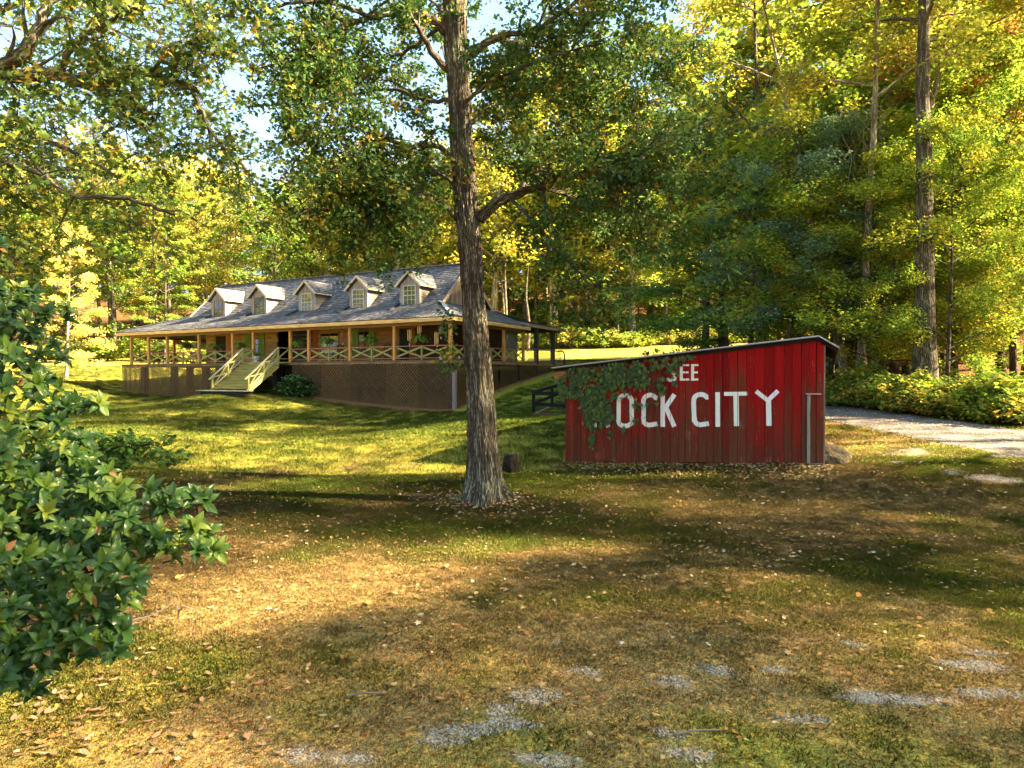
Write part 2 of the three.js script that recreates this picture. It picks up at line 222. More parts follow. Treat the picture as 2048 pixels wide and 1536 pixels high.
// ---------------------------------------------------------------- leaves and trees
// a cloud of leaves in one geometry; every leaf is its own little folded or lobed blade
class Leaves {
  constructor() { this.P = []; this.N = []; this.C = []; this.I = []; }
  blade(shape, o, dir, nor, size, c) {         // shape: outline points [along, across, lift] as a fan round point 0
    const side = V().crossVectors(nor, dir).normalize(), b = this.P.length / 3;
    for (const [a, s, h] of shape) { this.P.push(o.x + (dir.x * a + side.x * s + nor.x * h) * size, o.y + (dir.y * a + side.y * s + nor.y * h) * size, o.z + (dir.z * a + side.z * s + nor.z * h) * size); this.N.push(nor.x + side.x * s * -0.5, nor.y + side.y * s * -0.5, nor.z + side.z * s * -0.5); this.C.push(c[0], c[1], c[2]); }
    for (let k = 1; k < shape.length - 1; k++) this.I.push(b, b + k, b + k + 1);
  }
  get count() { return this.P.length / 3; }
  geometry() { const g = new THREE.BufferGeometry(); g.setAttribute('position', new THREE.Float32BufferAttribute(this.P, 3)); g.setAttribute('normal', new THREE.Float32BufferAttribute(this.N, 3)); g.setAttribute('color', new THREE.Float32BufferAttribute(this.C, 3)); g.setIndex(this.I); return g; }
}
const SH = {
  diamond: [[0, 0, 0], [0.45, -0.36, 0.08], [1, 0, -0.06], [0.45, 0.36, 0.08]],
  oval: [[0, 0, 0], [0.3, -0.26, 0.05], [0.7, -0.24, 0.04], [1, 0, -0.08], [0.7, 0.24, 0.04], [0.3, 0.26, 0.05]],
  oak: [[0.05, 0, 0], [0.22, -0.12, 0.02], [0.3, -0.32, 0.06], [0.42, -0.13, 0.02], [0.6, -0.38, 0.05], [0.7, -0.12, 0], [0.88, -0.2, -0.03], [1, 0, -0.08], [0.88, 0.2, -0.03], [0.7, 0.12, 0], [0.6, 0.38, 0.05], [0.42, 0.13, 0.02], [0.3, 0.32, 0.06], [0.22, 0.12, 0.02]],
  star: [[0.3, 0, 0], [0, -0.02, 0], [-0.02, -0.38, 0.04], [0.24, -0.2, 0.03], [0.52, -0.46, 0.02], [0.52, -0.16, 0.02], [1, 0, -0.1], [0.52, 0.16, 0.02], [0.52, 0.46, 0.02], [0.24, 0.2, 0.03], [-0.02, 0.38, 0.04], [0, 0.02, 0]],
};
const rand3 = (r) => { const z = r() * 2 - 1, a = r() * 6.2832, q = Math.sqrt(1 - z * z); return V(q * Math.cos(a), z, q * Math.sin(a)); };
function pickColor(pal, r) { let k = r(), i = 0; while (i < pal.length - 1 && k > pal[i][3]) { k -= pal[i][3]; i++; } return pal[i]; }
// one clump of leaves round c
function clump(L, c, R, n, size, pal, r, o = {}) {
  const base = pickColor(pal, r), flat = o.flat ?? 0.6, tilt = o.tilt ?? 0.7, shape = o.shape ?? SH.diamond;
  for (let k = 0; k < n; k++) {
    const d = rand3(r), q = Math.pow(r(), 0.5) * R, p = V(c.x + d.x * q, c.y + d.y * q * flat - (o.droop ?? 0) * R * r() * r(), c.z + d.z * q); if (o.skip?.(p)) continue;
    const nor = V(0, 1, 0).addScaledVector(rand3(r), tilt).normalize(), dir = rand3(r); dir.y -= 0.25; dir.addScaledVector(nor, -dir.dot(nor)).normalize();
    const col = r() < 0.3 ? pickColor(pal, r) : base, j = 0.72 + 0.56 * r();
    L.blade(shape, p, dir, nor, size * (0.7 + 0.6 * r()), [col[0] * j, col[1] * j, col[2] * j]);
  }
}
// a whole tree at the origin. Returns { wood, leaves }
function growTree(o) {
  const r = rng(o.seed), wood = [], L = new Leaves(), H = o.H, stems = o.stems ?? 1, clumps = [];
  for (let s = 0; s < stems; s++) {
    const la = s / stems * 6.28 + r(), lean = (o.lean ?? 0.04) + (stems > 1 ? 0.16 : 0), n = 9, pts = [], rad = []; let wx = 0, wz = 0; const r0 = o.r0 * (stems > 1 ? 0.62 : 1);
    for (let i = 0; i <= n; i++) { const t = i / n; wx += (r() - 0.5) * 0.035 * H / n * 3; wz += (r() - 0.5) * 0.035 * H / n * 3; pts.push(V(Math.cos(la) * lean * H * t + wx * t + (stems > 1 ? Math.cos(la) * r0 * 0.8 : 0), H * t - 0.3, Math.sin(la) * lean * H * t + wz * t + (stems > 1 ? Math.sin(la) * r0 * 0.8 : 0))); rad.push(Math.max(0.015, r0 * ((1 - t) * 0.92 + 0.03) * (i === 0 ? 1.35 : 1))); }
    wood.push(tube(pts, rad, 9));
    const at = (t) => { const k = Math.min(n - 1, Math.floor(t * n)), f = t * n - k; return pts[k].clone().lerp(pts[k + 1], f); }, nl = Math.round(o.limbs / stems);
    for (let i = 0; i < nl; i++) {
      const f = (i + r() * 0.8) / nl, t = lerp(o.base, 0.98, f), b = at(t), az = i * 2.4 + r() * 0.9 + s * 1.3, prof = o.profile ? o.profile(f) : Math.sqrt(Math.max(0.05, Math.sin(Math.PI * clamp(0.18 + 0.8 * f)))), len = o.spread * prof * (0.7 + 0.5 * r()), up = lerp(o.up0 ?? 0.25, o.up1 ?? 1.1, f) + (r() - 0.5) * 0.3;
      const d = V(Math.cos(az), up, Math.sin(az)).normalize(), end = b.clone().addScaledVector(d, len); end.y -= (o.sag ?? 0.12) * len; const mid = b.clone().lerp(end, 0.5); mid.y += 0.1 * len; mid.x += (r() - 0.5) * 0.15 * len; mid.z += (r() - 0.5) * 0.15 * len;
      const lp = curve([b, mid, end], 6), rr = Math.max(0.02, o.r0 * 0.36 * (1 - t * 0.75)); wood.push(tube(lp, lp.map((_, k) => Math.max(0.008, rr * (1 - k / 6 * 0.9))), 5));
      const ns = Math.max(2, Math.round(len * (o.subs ?? 1.1)));
      for (let k = 0; k < ns; k++) {
        const q = lerp(0.3, 1, (k + r()) / ns), sb = lp[Math.min(6, Math.round(q * 6))], sd = d.clone().addScaledVector(rand3(r), 0.9); sd.y *= o.flatSub ?? 0.7; sd.normalize(); const sl = (o.subLen ?? 0.34) * o.spread * (0.5 + 0.6 * r()), se = sb.clone().addScaledVector(sd, sl); se.y -= 0.08 * sl;
        if (o.twigs !== false) wood.push(tube([sb, sb.clone().lerp(se, 0.5).add(V(0, 0.04 * sl, 0)), se], [rr * 0.35 + 0.004, rr * 0.22 + 0.003, 0.004], 4));
        for (const u of [0.55, 1]) clumps.push(sb.clone().lerp(se, u * (0.9 + 0.2 * r())));
      }
    }
    clumps.push(pts[n].clone());
  }
  const per = o.leaves / clumps.length; for (const c of clumps) if (!o.gap || r() > o.gap) clump(L, c, o.clumpR * (0.7 + 0.6 * r()), Math.round(per * (0.6 + 0.8 * r())), o.leaf, o.pal, r, { flat: o.flat, tilt: o.tilt, shape: o.shape, droop: o.droop, skip: o.skip });
  return { wood: mergeGeometries(wood), leaves: L.geometry() };
}
const PAL = {
  green: [[0.075, 0.125, 0.018, 0.5], [0.12, 0.165, 0.02, 0.3], [0.05, 0.09, 0.02, 0.2]],
  oak: [[0.05, 0.10, 0.022, 0.5], [0.09, 0.14, 0.024, 0.26], [0.19, 0.17, 0.022, 0.14], [0.24, 0.135, 0.025, 0.03], [0.04, 0.075, 0.03, 0.05]],
  gold: [[0.31, 0.285, 0.035, 0.4], [0.22, 0.245, 0.03, 0.35], [0.38, 0.29, 0.05, 0.15], [0.14, 0.18, 0.022, 0.1]],
  lime: [[0.17, 0.22, 0.022, 0.5], [0.25, 0.26, 0.03, 0.3], [0.10, 0.16, 0.02, 0.2]],
  yellow: [[0.46, 0.36, 0.08, 0.5], [0.36, 0.31, 0.05, 0.3], [0.5, 0.38, 0.14, 0.2]],
  dark: [[0.05, 0.10, 0.02, 0.6], [0.085, 0.145, 0.024, 0.3], [0.035, 0.07, 0.02, 0.1]],
  teal: [[0.06, 0.10, 0.05, 0.5], [0.09, 0.13, 0.075, 0.3], [0.05, 0.09, 0.03, 0.2]],
  maple: [[0.125, 0.18, 0.02, 0.42], [0.22, 0.225, 0.022, 0.32], [0.075, 0.135, 0.018, 0.2], [0.30, 0.2, 0.03, 0.06]],
  rust: [[0.30, 0.13, 0.035, 0.45], [0.22, 0.14, 0.03, 0.35], [0.12, 0.14, 0.03, 0.2]],
  mixed: [[0.10, 0.14, 0.02, 0.35], [0.21, 0.2, 0.03, 0.3], [0.30, 0.22, 0.035, 0.2], [0.05, 0.085, 0.02, 0.15]],
};
const leafM = leafMat();
function plantTree(name, geo, label, category, pos, turn, scale, group, bark = M.barkDark, lm = leafM) {
  const o = thing(name, label, category, pos, turn, group); o.scale.set(...(Array.isArray(scale) ? scale : [scale, scale, scale]));
  mesh('trunk', geo.wood, bark, o); mesh('crown', geo.leaves, lm, o); return o;
}
function again(o, pos, turn, scale, label) { const c = o.clone(); c.name = numbered(o.name.replace(/_\d{3}$/, '')); c.position.copy(pos); c.rotation.y = turn; c.scale.set(...(Array.isArray(scale) ? scale : [scale, scale, scale])); if (label) c.userData.label = label; scene.add(c); return c; }
// ---------------------------------------------------------------- the red shed with its painted advertisement
const SHW = 7.2, shedAng = Math.atan2(0.4147, 0.91);
const shedP = (x, t) => [1.708 + 0.91 * x + 0.4147 * t, 21.3 - 0.4147 * x + 0.91 * t];      // along the front and into the depth -> X, D
const shedX = (ax) => { const a = (ax - 1024) / F; return (a * 21.3 - 1.708) / (0.91 + 0.4147 * a); };
const shedY = (ax, ay) => EYE - (ay - HOR) / F * (21.3 - 0.4147 * shedX(ax));
const wallTop = (x) => lerp(shedY(1137, 738), shedY(1640, 679), x / SHW);
const shed = thing('red_shed', 'red board shed with a lean-to roof and painted advertisement, half covered by creeper', 'shed', V(1.708, 0, -21.3), -shedAng);
{
  const TW = 2048, TH = 1195, S = TW / SHW, cv = document.createElement('canvas'); cv.width = TW; cv.height = TH; const g = cv.getContext('2d'), r = rng(11);
  const X = (x) => x * S, Y = (y) => TH - (y - 0.1) * S;
  const edges = [0]; while (edges.at(-1) < SHW - 0.16) edges.push(edges.at(-1) + 0.165 + r() * 0.11); edges[edges.length - 1] = SHW;
  // red paint, board by board, worn back to brown wood in streaks along the grain
  for (let i = 0; i < edges.length - 1; i++) {
    const a = X(edges[i]), w = X(edges[i + 1]) - a, k = 0.72 + 0.5 * r(); g.fillStyle = `rgb(${150 * k | 0},${13 * k | 0},${9 * k | 0})`; g.fillRect(a, 0, w, TH);
    for (let j = 0; j < 260; j++) { const sx = a + r() * w, sy = r() * TH, sh = 20 + r() * 170, b = r(); g.fillStyle = b < 0.5 ? `rgba(${105 + 40 * r() | 0},12,12,${0.1 + 0.2 * r()})` : `rgba(${170 + 30 * r() | 0},${14 + 14 * r() | 0},14,${0.08 + 0.14 * r()})`; g.fillRect(sx, sy, 0.7 + r() * 2.2, sh); }
    const wear = 0.25 + 0.9 * r();
    for (let j = 0; j < 70; j++) { const len = (0.15 + 0.5 * r()) * S, y0 = TH - Math.pow(r(), 1.2) * (0.5 + 1.1 * wear) * S; g.fillStyle = r() < 0.7 ? `rgba(${62 + 30 * r() | 0},${28 + 20 * r() | 0},${18 + 10 * r() | 0},${0.12 + 0.22 * r()})` : `rgba(58,48,24,${0.1 + 0.2 * r()})`; const sw = 2 + r() * 9, sx = a + r() * (w - sw); for (let m = 0; m < 4; m++) g.fillRect(sx + m * sw / 4, y0 - len * (0.6 + 0.5 * r()), sw / 4 + 0.5, len * (0.7 + 0.5 * r())); }
    for (let j = 0; j < 800 * wear; j++) { const sx = a + r() * w, len = (0.1 + r() * 0.9) * S * (r() < 0.5 ? 0.5 : 1), y0 = TH - 14 - Math.pow(r(), 1.4) * 2.2 * S * (0.6 + 0.6 * wear); const v = r(); g.fillStyle = v < 0.55 ? `rgba(${82 + 30 * r() | 0},${46 + 22 * r() | 0},${28 + 10 * r() | 0},${0.16 + 0.3 * r()})` : v < 0.8 ? `rgba(70,62,30,${0.15 + 0.3 * r()})` : `rgba(120,90,66,${0.1 + 0.25 * r()})`; g.fillRect(sx, Math.max(0, y0 - len), 0.6 + r() * 2.4, len); }
    for (let j = 0; j < 14; j++) if (r() < 0.4) { const sx = a + r() * w, sy = r() * TH; g.fillStyle = `rgba(190,165,140,${0.25 + 0.4 * r()})`; for (let m = 0; m < 9; m++) g.fillRect(sx + (r() - 0.5) * 4, sy + m * (3 + r() * 9), 0.8 + r() * 1.6, 3 + r() * 9); }
    if (r() < 0.22) { const y0 = Y(0.5 + r() * 1.5); g.fillStyle = 'rgba(165,130,110,0.35)'; for (let m = 0; m < 40; m++) g.fillRect(a + r() * w * 0.8, y0 + r() * 60, 1 + r() * 2, 5 + r() * 30); }
  }
  // hand-painted block letters, stroke by stroke
  const P2 = (zx, zy) => { const ax = 1080 + zx / 3.2, ay = 640 + zy / 3.2; return [X(shedX(ax)), Y(shedY(ax, ay))]; };
  const stroke = (pts, w, close) => { const q = pts.map((p) => P2(...p)); for (let pass = 0; pass < 5; pass++) { g.lineWidth = w * (pass ? 0.84 + 0.16 * r() : 1); g.strokeStyle = pass ? `rgba(${222 + 30 * r() | 0},${220 + 28 * r() | 0},${204 + 26 * r() | 0},0.5)` : 'rgb(232,228,212)'; g.lineCap = 'butt'; g.lineJoin = 'miter'; g.beginPath(); q.forEach(([x, y], i) => { const a = x + (pass ? (r() - 0.5) * 3 : 0), b = y + (pass ? (r() - 0.5) * 3 : 0); i ? g.lineTo(a, b) : g.moveTo(a, b); }); if (close) g.closePath(); g.stroke(); } };
  const arc = (cx, cy, rx, ry, a0, a1) => Array.from({ length: 13 }, (_, i) => { const a = lerp(a0, a1, i / 12); return [cx + rx * Math.cos(a), cy + ry * Math.sin(a)]; });
  const wB = 38, wS = 24;
  stroke([...arc(848, 308, 22, 15, 0.1, -Math.PI * 0.98), [826, 318], [862, 348], [866, 366], ...arc(842, 372, 24, 15, 0, Math.PI * 1.02)], wS);
  for (const [x, w] of [[905, 50], [977, 37]]) { stroke([[x, 283], [x, 388]], wS); stroke([[x - 8, 289], [x + w, 289]], wS * 0.62); stroke([[x, 335], [x + w - 4, 335]], wS * 0.62); stroke([[x - 8, 382], [x + w, 380]], wS * 0.66); }
  stroke([[352, 560], [352, 686]], wB); stroke([[386, 580], [440, 686]], wB);     // what is left of the letter behind the creeper
  stroke([...arc(547, 520, 42, 38, -Math.PI, 0), [589, 640], ...arc(547, 644, 44, 34, 0, Math.PI), [505, 640]], wB, true);
  stroke([[752, 500], ...arc(706, 520, 42, 40, -0.6, -Math.PI + 0.1), [665, 540], [666, 640], ...arc(700, 640, 34, 32, Math.PI, 1.5), [754, 664]], wB);
  stroke([[786, 475], [788, 683]], wB); stroke([[862, 476], [806, 560]], wB); stroke([[802, 545], [862, 682]], wB);
  stroke([[1078, 492], ...arc(1030, 510, 44, 34, -0.5, -Math.PI + 0.1), [984, 530], [988, 636], ...arc(1028, 636, 38, 34, Math.PI, 1.5), [1082, 662]], wB);
  stroke([[1137, 462], [1139, 683]], wB * 0.95);
  stroke([[1178, 473], [1325, 471]], wB * 0.82); stroke([[1255, 470], [1259, 679]], wB);
  stroke([[1384, 456], [1460, 515]], wB * 0.86); stroke([[1524, 453], [1460, 515]], wB * 0.86); stroke([[1464, 505], [1467, 676]], wB);
  // weather over paint and letters alike
  for (let j = 0; j < 5200; j++) { const x = r() * TW, y = r() * TH; g.fillStyle = r() < 0.65 ? `rgba(60,18,14,${0.06 + 0.16 * r()})` : `rgba(200,150,130,${0.04 + 0.08 * r()})`; g.fillRect(x, y, 0.6 + r() * 1.3, 6 + r() * 60); }
  const t = new THREE.CanvasTexture(cv); t.colorSpace = THREE.SRGBColorSpace; t.anisotropy = 8;
  const bt = T.grainBump.clone(); bt.repeat.set(SHW, 2); 
  const paint = std({ map: t, bumpMap: bt, bumpScale: 0.003, roughness: 0.88, });
  const low = (x) => { const [X0, D0] = shedP(x, 0); return groundY(X0, D0); };
  for (let i = 0; i < edges.length - 1; i++) {
    const a = edges[i] + 0.002 + 0.006 * r(), b = edges[i + 1] - 0.002 - 0.006 * r(), out = 0.006 + 0.01 * r(), tilt = (r() - 0.5) * 0.012, y0 = low(a) + 0.02 + 0.05 * r(), gm = new THREE.BoxGeometry(b - a, 1, 0.024, 1, 1, 1), p = gm.attributes.position, uv = gm.attributes.uv;
    for (let k = 0; k < p.count; k++) { const x = (a + b) / 2 + p.getX(k), top = p.getY(k) > 0; const y = top ? wallTop(x) - 0.01 : y0; p.setXYZ(k, x + (top ? tilt : 0), y, out + p.getZ(k)); uv.setXY(k, x / SHW, (y - 0.1) * S / TH); }
    gm.computeVertexNormals(); mesh('plank', gm, paint, shed);
  }
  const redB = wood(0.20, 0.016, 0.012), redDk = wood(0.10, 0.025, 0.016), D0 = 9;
  const xr = SHW - 0.02;
  // side and back walls of upright boards behind the front
  for (const [a, b, n, nm] of [[[0.02, 0], [0.02, D0], 40, 'side'], [[xr, 0], [xr, D0], 40, 'side'], [[0.02, D0], [xr, D0], 30, 'back']]) for (let i = 0; i < n; i++) {
    const f0 = i / n, f1 = (i + 0.96) / n, xa = lerp(a[0], b[0], f0), xb = lerp(a[0], b[0], f1), ta = lerp(a[1], b[1], f0) + 0.03, tb = lerp(a[1], b[1], f1) + 0.03, q = shedP((xa + xb) / 2, (ta + tb) / 2), y0 = groundY(...q) + (nm === 'side' && xa > 3 ? 0.05 : -0.1), y1 = wallTop((xa + xb) / 2) - 0.03;
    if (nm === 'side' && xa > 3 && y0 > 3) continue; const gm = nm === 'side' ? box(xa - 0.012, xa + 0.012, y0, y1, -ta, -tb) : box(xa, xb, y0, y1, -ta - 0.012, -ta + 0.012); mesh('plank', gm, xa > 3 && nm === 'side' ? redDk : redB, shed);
  }
  // corner boards, roof of thin sheet metal on rafters with a short fall to the right
  mesh('corner_board', box(-0.05, 0.055, low(0) - 0.05, wallTop(0) + 0.0, 0.034, 0.006), redB, shed);
  mesh('corner_board', box(xr - 0.0, xr + 0.05, low(SHW) - 0.05, wallTop(SHW) - 0.02, 0.02, -0.06), wood(0.3, 0.2, 0.14, 0.9), shed);
  const xl = shedX(1107), yl = shedY(1107, 736) , xp = shedX(1637), yp = shedY(1637, 673), xe = shedX(1678) , ye = shedY(1678, 696);
  const sheet = (pts, z0, z1, th) => { const s = new THREE.Shape(pts.map(([x, y]) => new THREE.Vector2(x, y)).concat(pts.slice().reverse().map(([x, y]) => new THREE.Vector2(x, y - th)))); const gm = new THREE.ExtrudeGeometry(s, { depth: z0 - z1, bevelEnabled: false }); gm.translate(0, 0, z1); return metreUV(gm); };
  mesh('roof', sheet([[xl, yl], [xp, yp], [xe, ye]], 0.17, -D0 - 0.3, 0.018), M.metalRoof, shed);
  mesh('roof_edge', [bar(V(xl, yl + 0.008, 0.175), V(xp, yp + 0.008, 0.175), 0.022, 0.03), bar(V(xp, yp + 0.008, 0.175), V(xe, ye + 0.008, 0.175), 0.022, 0.03)], M.white, shed);
  for (let k = 0; k < 7; k++) { const z = 0.045 - k * 1.5; mesh('rafter', [bar(V(xl + 0.05, yl - 0.075, z), V(xp - 0.02, yp - 0.075, z), 0.05, 0.1), bar(V(xp, yp - 0.08, z), V(xe - 0.03, ye - 0.075, z), 0.05, 0.1)], wood(0.025, 0.014, 0.01, 0.95), shed); }  // near-black rafter colour stands in for the shadow under the roof
  mesh('eave_beam', box(xl + 0.06, 0.0, yl - 0.36, yl - 0.13, 0.1, 0.06), wood(0.34, 0.13, 0.05), shed);
  // gauge board with notched edge and its bracket
  const gx = (ax) => shedX(ax), gb = thing('gauge_board', 'tall narrow cream board with toothed edge fixed near the right end of the red shed', 'gauge', V(1.708, 0, -21.3), -shedAng);
  const gy0 = shedY(1619, 926), gy1 = shedY(1617, 789);
  mesh('board', box(gx(1614.5), gx(1621), gy0, gy1, 0.042, 0.066), std({ color: lin(0.62, 0.55, 0.38), map: T.grain, roughness: 0.8 }), gb);
  const teeth = []; for (let k = 0; k < 46; k++) { const y = lerp(gy0 + 0.05, gy1 - 0.03, k / 45); teeth.push(box(gx(1612.6), gx(1614.6), y, y + 0.018, 0.044, 0.062)); } mesh('tooth', teeth, M.black, gb, 'stuff');
  mesh('bracket', box(gx(1612), gx(1643), gy1, gy1 + 0.035, 0.034, 0.1), wood(0.5, 0.33, 0.25), gb); mesh('foot_rail', box(gx(1615), gx(1646), gy0 - 0.03, gy0 + 0.005, 0.034, 0.11), M.greyDark, gb);
}
// the creeper on the shed
{
  const r = rng(77), cr = thing('creeper', 'dark green creeper spreading over the left half of the red shed front', 'creeper', V(1.708, 0, -21.3), -shedAng);
  const blobs = [[250, 345, 95, 62, 90], [390, 320, 150, 75, 160], [540, 290, 130, 72, 150], [690, 265, 120, 58, 110], [830, 250, 100, 42, 60], [940, 232, 60, 22, 22], [300, 440, 110, 70, 110], [450, 430, 150, 85, 190], [600, 385, 100, 85, 140], [660, 350, 55, 80, 60], [785, 420, 34, 62, 46], [850, 320, 40, 46, 20], [220, 450, 55, 52, 36], [330, 560, 66, 80, 80], [400, 600, 90, 70, 85], [500, 480, 110, 36, 36], [625, 580, 30, 100, 48], [700, 530, 62, 15, 22], [350, 680, 56, 24, 22], [340, 765, 16, 58, 18], [448, 730, 10, 26, 6], [540, 700, 14, 24, 8], [360, 640, 86, 36, 36], [155, 440, 26, 70, 34], [140, 400, 22, 50, 18], [380, 560, 66, 90, 110], [370, 640, 56, 50, 60], [870, 395, 10, 26, 6], [480, 250, 60, 26, 26], [318, 250, 20, 14, 5]];
  const items = [];
  for (const [cx, cy, rx, ry, n] of blobs) for (let k = 0; k < n * (cx < 470 ? 1.8 : 1.3); k++) { const a = r() * 6.283, q = Math.sqrt(r()), ax = 1080 + (cx + rx * q * Math.cos(a)) / 3.2, ay = 640 + (cy + ry * q * Math.sin(a)) / 3.2, x = shedX(ax), y = shedY(ax, ay); const lx = (ax - 1080) * 3.2, ly = (ay - 640) * 3.2; if (lx > 478 && lx < 770 && ly > 428 && ly < 690 && r() < (lx > 492 && lx < 600 ? 0.88 : 0.7)) continue; if (y > wallTop(x) + 0.02 || (noise(ax * 0.05, ay * 0.05, 9) < -0.42)) continue; items.push([x, y]); }
  const greens = [[0.06, 0.11, 0.03], [0.09, 0.15, 0.035], [0.045, 0.085, 0.03], [0.13, 0.18, 0.035], [0.2, 0.16, 0.035]], mats = greens.map((c) => new THREE.MeshPhysicalMaterial({ color: lin(...c), roughness: 0.6, specularIntensity: 0.35, transmission: 0.25, thickness: 0, side: THREE.DoubleSide }));
  const one = (c) => { const L = new Leaves(); L.blade(SH.star, V(0, 0, 0), V(0, 1, 0), V(0, 0, 1), 1, c); return L.geometry(); };
  const lg = one([1, 1, 1]), rest = new Leaves();
  items.forEach(([x, y], i) => {
    const size = 0.085 + 0.055 * r(), z = 0.05 + 0.1 * r() * r() + (r() < 0.15 ? 0.08 : 0), nor = V((r() - 0.5) * 0.9, 0.25 + 0.6 * (r() - 0.3), 1).normalize(), dir = V((r() - 0.5) * 1.4, -1, 0); dir.addScaledVector(nor, -dir.dot(nor)).normalize(); const ci = r() < 0.08 ? 4 : Math.floor(r() * 4);
    if (i % Math.ceil(items.length / 298) === 0) { const m = mesh('leaf', lg, mats[ci], cr), side = V().crossVectors(dir, nor).normalize(); m.quaternion.setFromRotationMatrix(new THREE.Matrix4().makeBasis(side, dir, nor)); m.position.set(x, y, z + 0.02); m.scale.setScalar(size); }
    else rest.blade(SH.star, V(x, y, z), dir, nor, size, greens[ci].map((v) => v * (0.8 + 0.4 * r())));
  });
  mesh('foliage', rest.geometry(), new THREE.MeshPhysicalMaterial({ vertexColors: true, roughness: 0.6, specularIntensity: 0.35, transmission: 0.25, thickness: 0, side: THREE.DoubleSide }), cr, 'stuff');
  const st = []; for (let k = 0; k < 26; k++) { let ax = 1140 + r() * 200, ay = 915 - r() * 50, pts = []; const tx = 1150 + r() * 220; for (let i = 0; i < 7; i++) { const f = i / 6, qx = lerp(ax, tx, f) + (r() - 0.5) * 14, qy = lerp(880 - k * 2, 715, f); pts.push(V(shedX(qx), Math.min(shedY(qx, qy), wallTop(shedX(qx)) - 0.05), 0.034)); } if (k % 3) pts.splice(0, 3); st.push(tube(curve(pts, 12), Array.from({ length: 13 }, (_, i) => 0.006 * (1 - i / 16)), 4)); }
  mesh('stem', st, wood(0.16, 0.1, 0.06), cr, 'stuff');
}
// boulder beside the shed
{
  const p = pick(1680, 918), g = new THREE.IcosahedronGeometry(1, 5), q = g.attributes.position, v = V();
  for (let i = 0; i < q.count; i++) { v.fromBufferAttribute(q, i); const k = 1 + 0.16 * fbm(v.x * 1.6, v.y * 1.6, v.z * 1.6) * 2 + 0.03 * noise(v.x * 6, v.y * 6, v.z * 6); q.setXYZ(i, v.x * 0.66 * k, Math.max(-0.3, v.y) * 0.46 * k, v.z * 0.9 * k); }
  g.computeVertexNormals(); const uv = new Float32Array(q.count * 2); for (let i = 0; i < q.count; i++) { uv[i * 2] = q.getX(i) + q.getY(i) * 0.5; uv[i * 2 + 1] = q.getZ(i) + q.getY(i) * 0.5; } g.setAttribute('uv', new THREE.BufferAttribute(uv, 2));
  const m = mesh('boulder', g, M.rock); m.position.copy(onGround(8.55, 19.2, 0.02)); m.rotation.y = 0.3; tag(m, 'low rounded tan boulder lying against the right end of the red shed', 'boulder');
}
// black board fence round a bare bed, behind the shed
{
  const D0 = 32, c0 = px(1067, 831, D0), f = thing('board_fence', 'low black board fence turning a corner behind the left end of the red shed', 'fence', V(0, 0, 0));
  const P = (ax, ay, D) => px(ax, ay, D), post = (ax, y1, y0, D, w = 0.13) => { const b = P(ax, y0, D), t = P(ax, y1, D); mesh('post', box(b.x - w / 2, b.x + w / 2, b.y - 0.2, t.y, b.z + w / 2, b.z - w / 2), M.black, f); };
  post(1067, 783, 831, 32, 0.14); post(1104, 776, 806, 37.5); post(1136, 769, 797, 43); post(1150, 785, 833, 31.6);
  const rail = (a, b, h) => mesh('rail', bar(P(...a), P(...b), 0.045, h), M.black, f);
  rail([1064, 786, 31.92], [1160, 790, 31.5], 0.16); rail([1064, 808, 31.92], [1160, 813, 31.5], 0.16);
  rail([1066, 785, 32], [1140, 764, 43], 0.16); rail([1066, 807, 32], [1140, 779, 43], 0.16);
  mesh('bed_edge', [bar(P(1064, 830, 31.9), P(1160, 833, 31.5), 0.16, 0.2), bar(P(1072, 829, 32.1), P(1140, 797, 43), 0.16, 0.16)], wood(0.12, 0.085, 0.055), f);
}
// ---------------------------------------------------------------- the log house with its porch
const HB = 1.0, hAng = -Math.asin(0.4757);                        // local x = -s (along the front to the right), z = -t (towards the lawn)
const house = thing('log_house', 'long log house with five dormers, grey shingle roof and a railed porch all round', 'house', V(-3.44, HB, -40), hAng);
const h = (s, t, y) => V(-s, y - HB, -t);
const sAt = (ax, t = 0) => { const x = (ax - 1024) / F; return -(3.44 - 0.4757 * t + (40 + 0.8796 * t) * x) / (0.8796 + 0.4757 * x); };
const yAt = (ax, ay, t = 0) => EYE - (ay - HOR) / F * (40 + 0.8796 * t + 0.4757 * sAt(ax, t));
const hbox = (s0, s1, y0, y1, t0, t1) => box(-s1, -s0, y0 - HB, y1 - HB, -t1, -t0);
const worldOf = (s, t) => [-3.44 - 0.8796 * s + 0.4757 * t, 40 + 0.4757 * s + 0.8796 * t];
const DECK = 4.04, EAVE = 6.52, BRK = 7.82, RIDGE = 10.6;
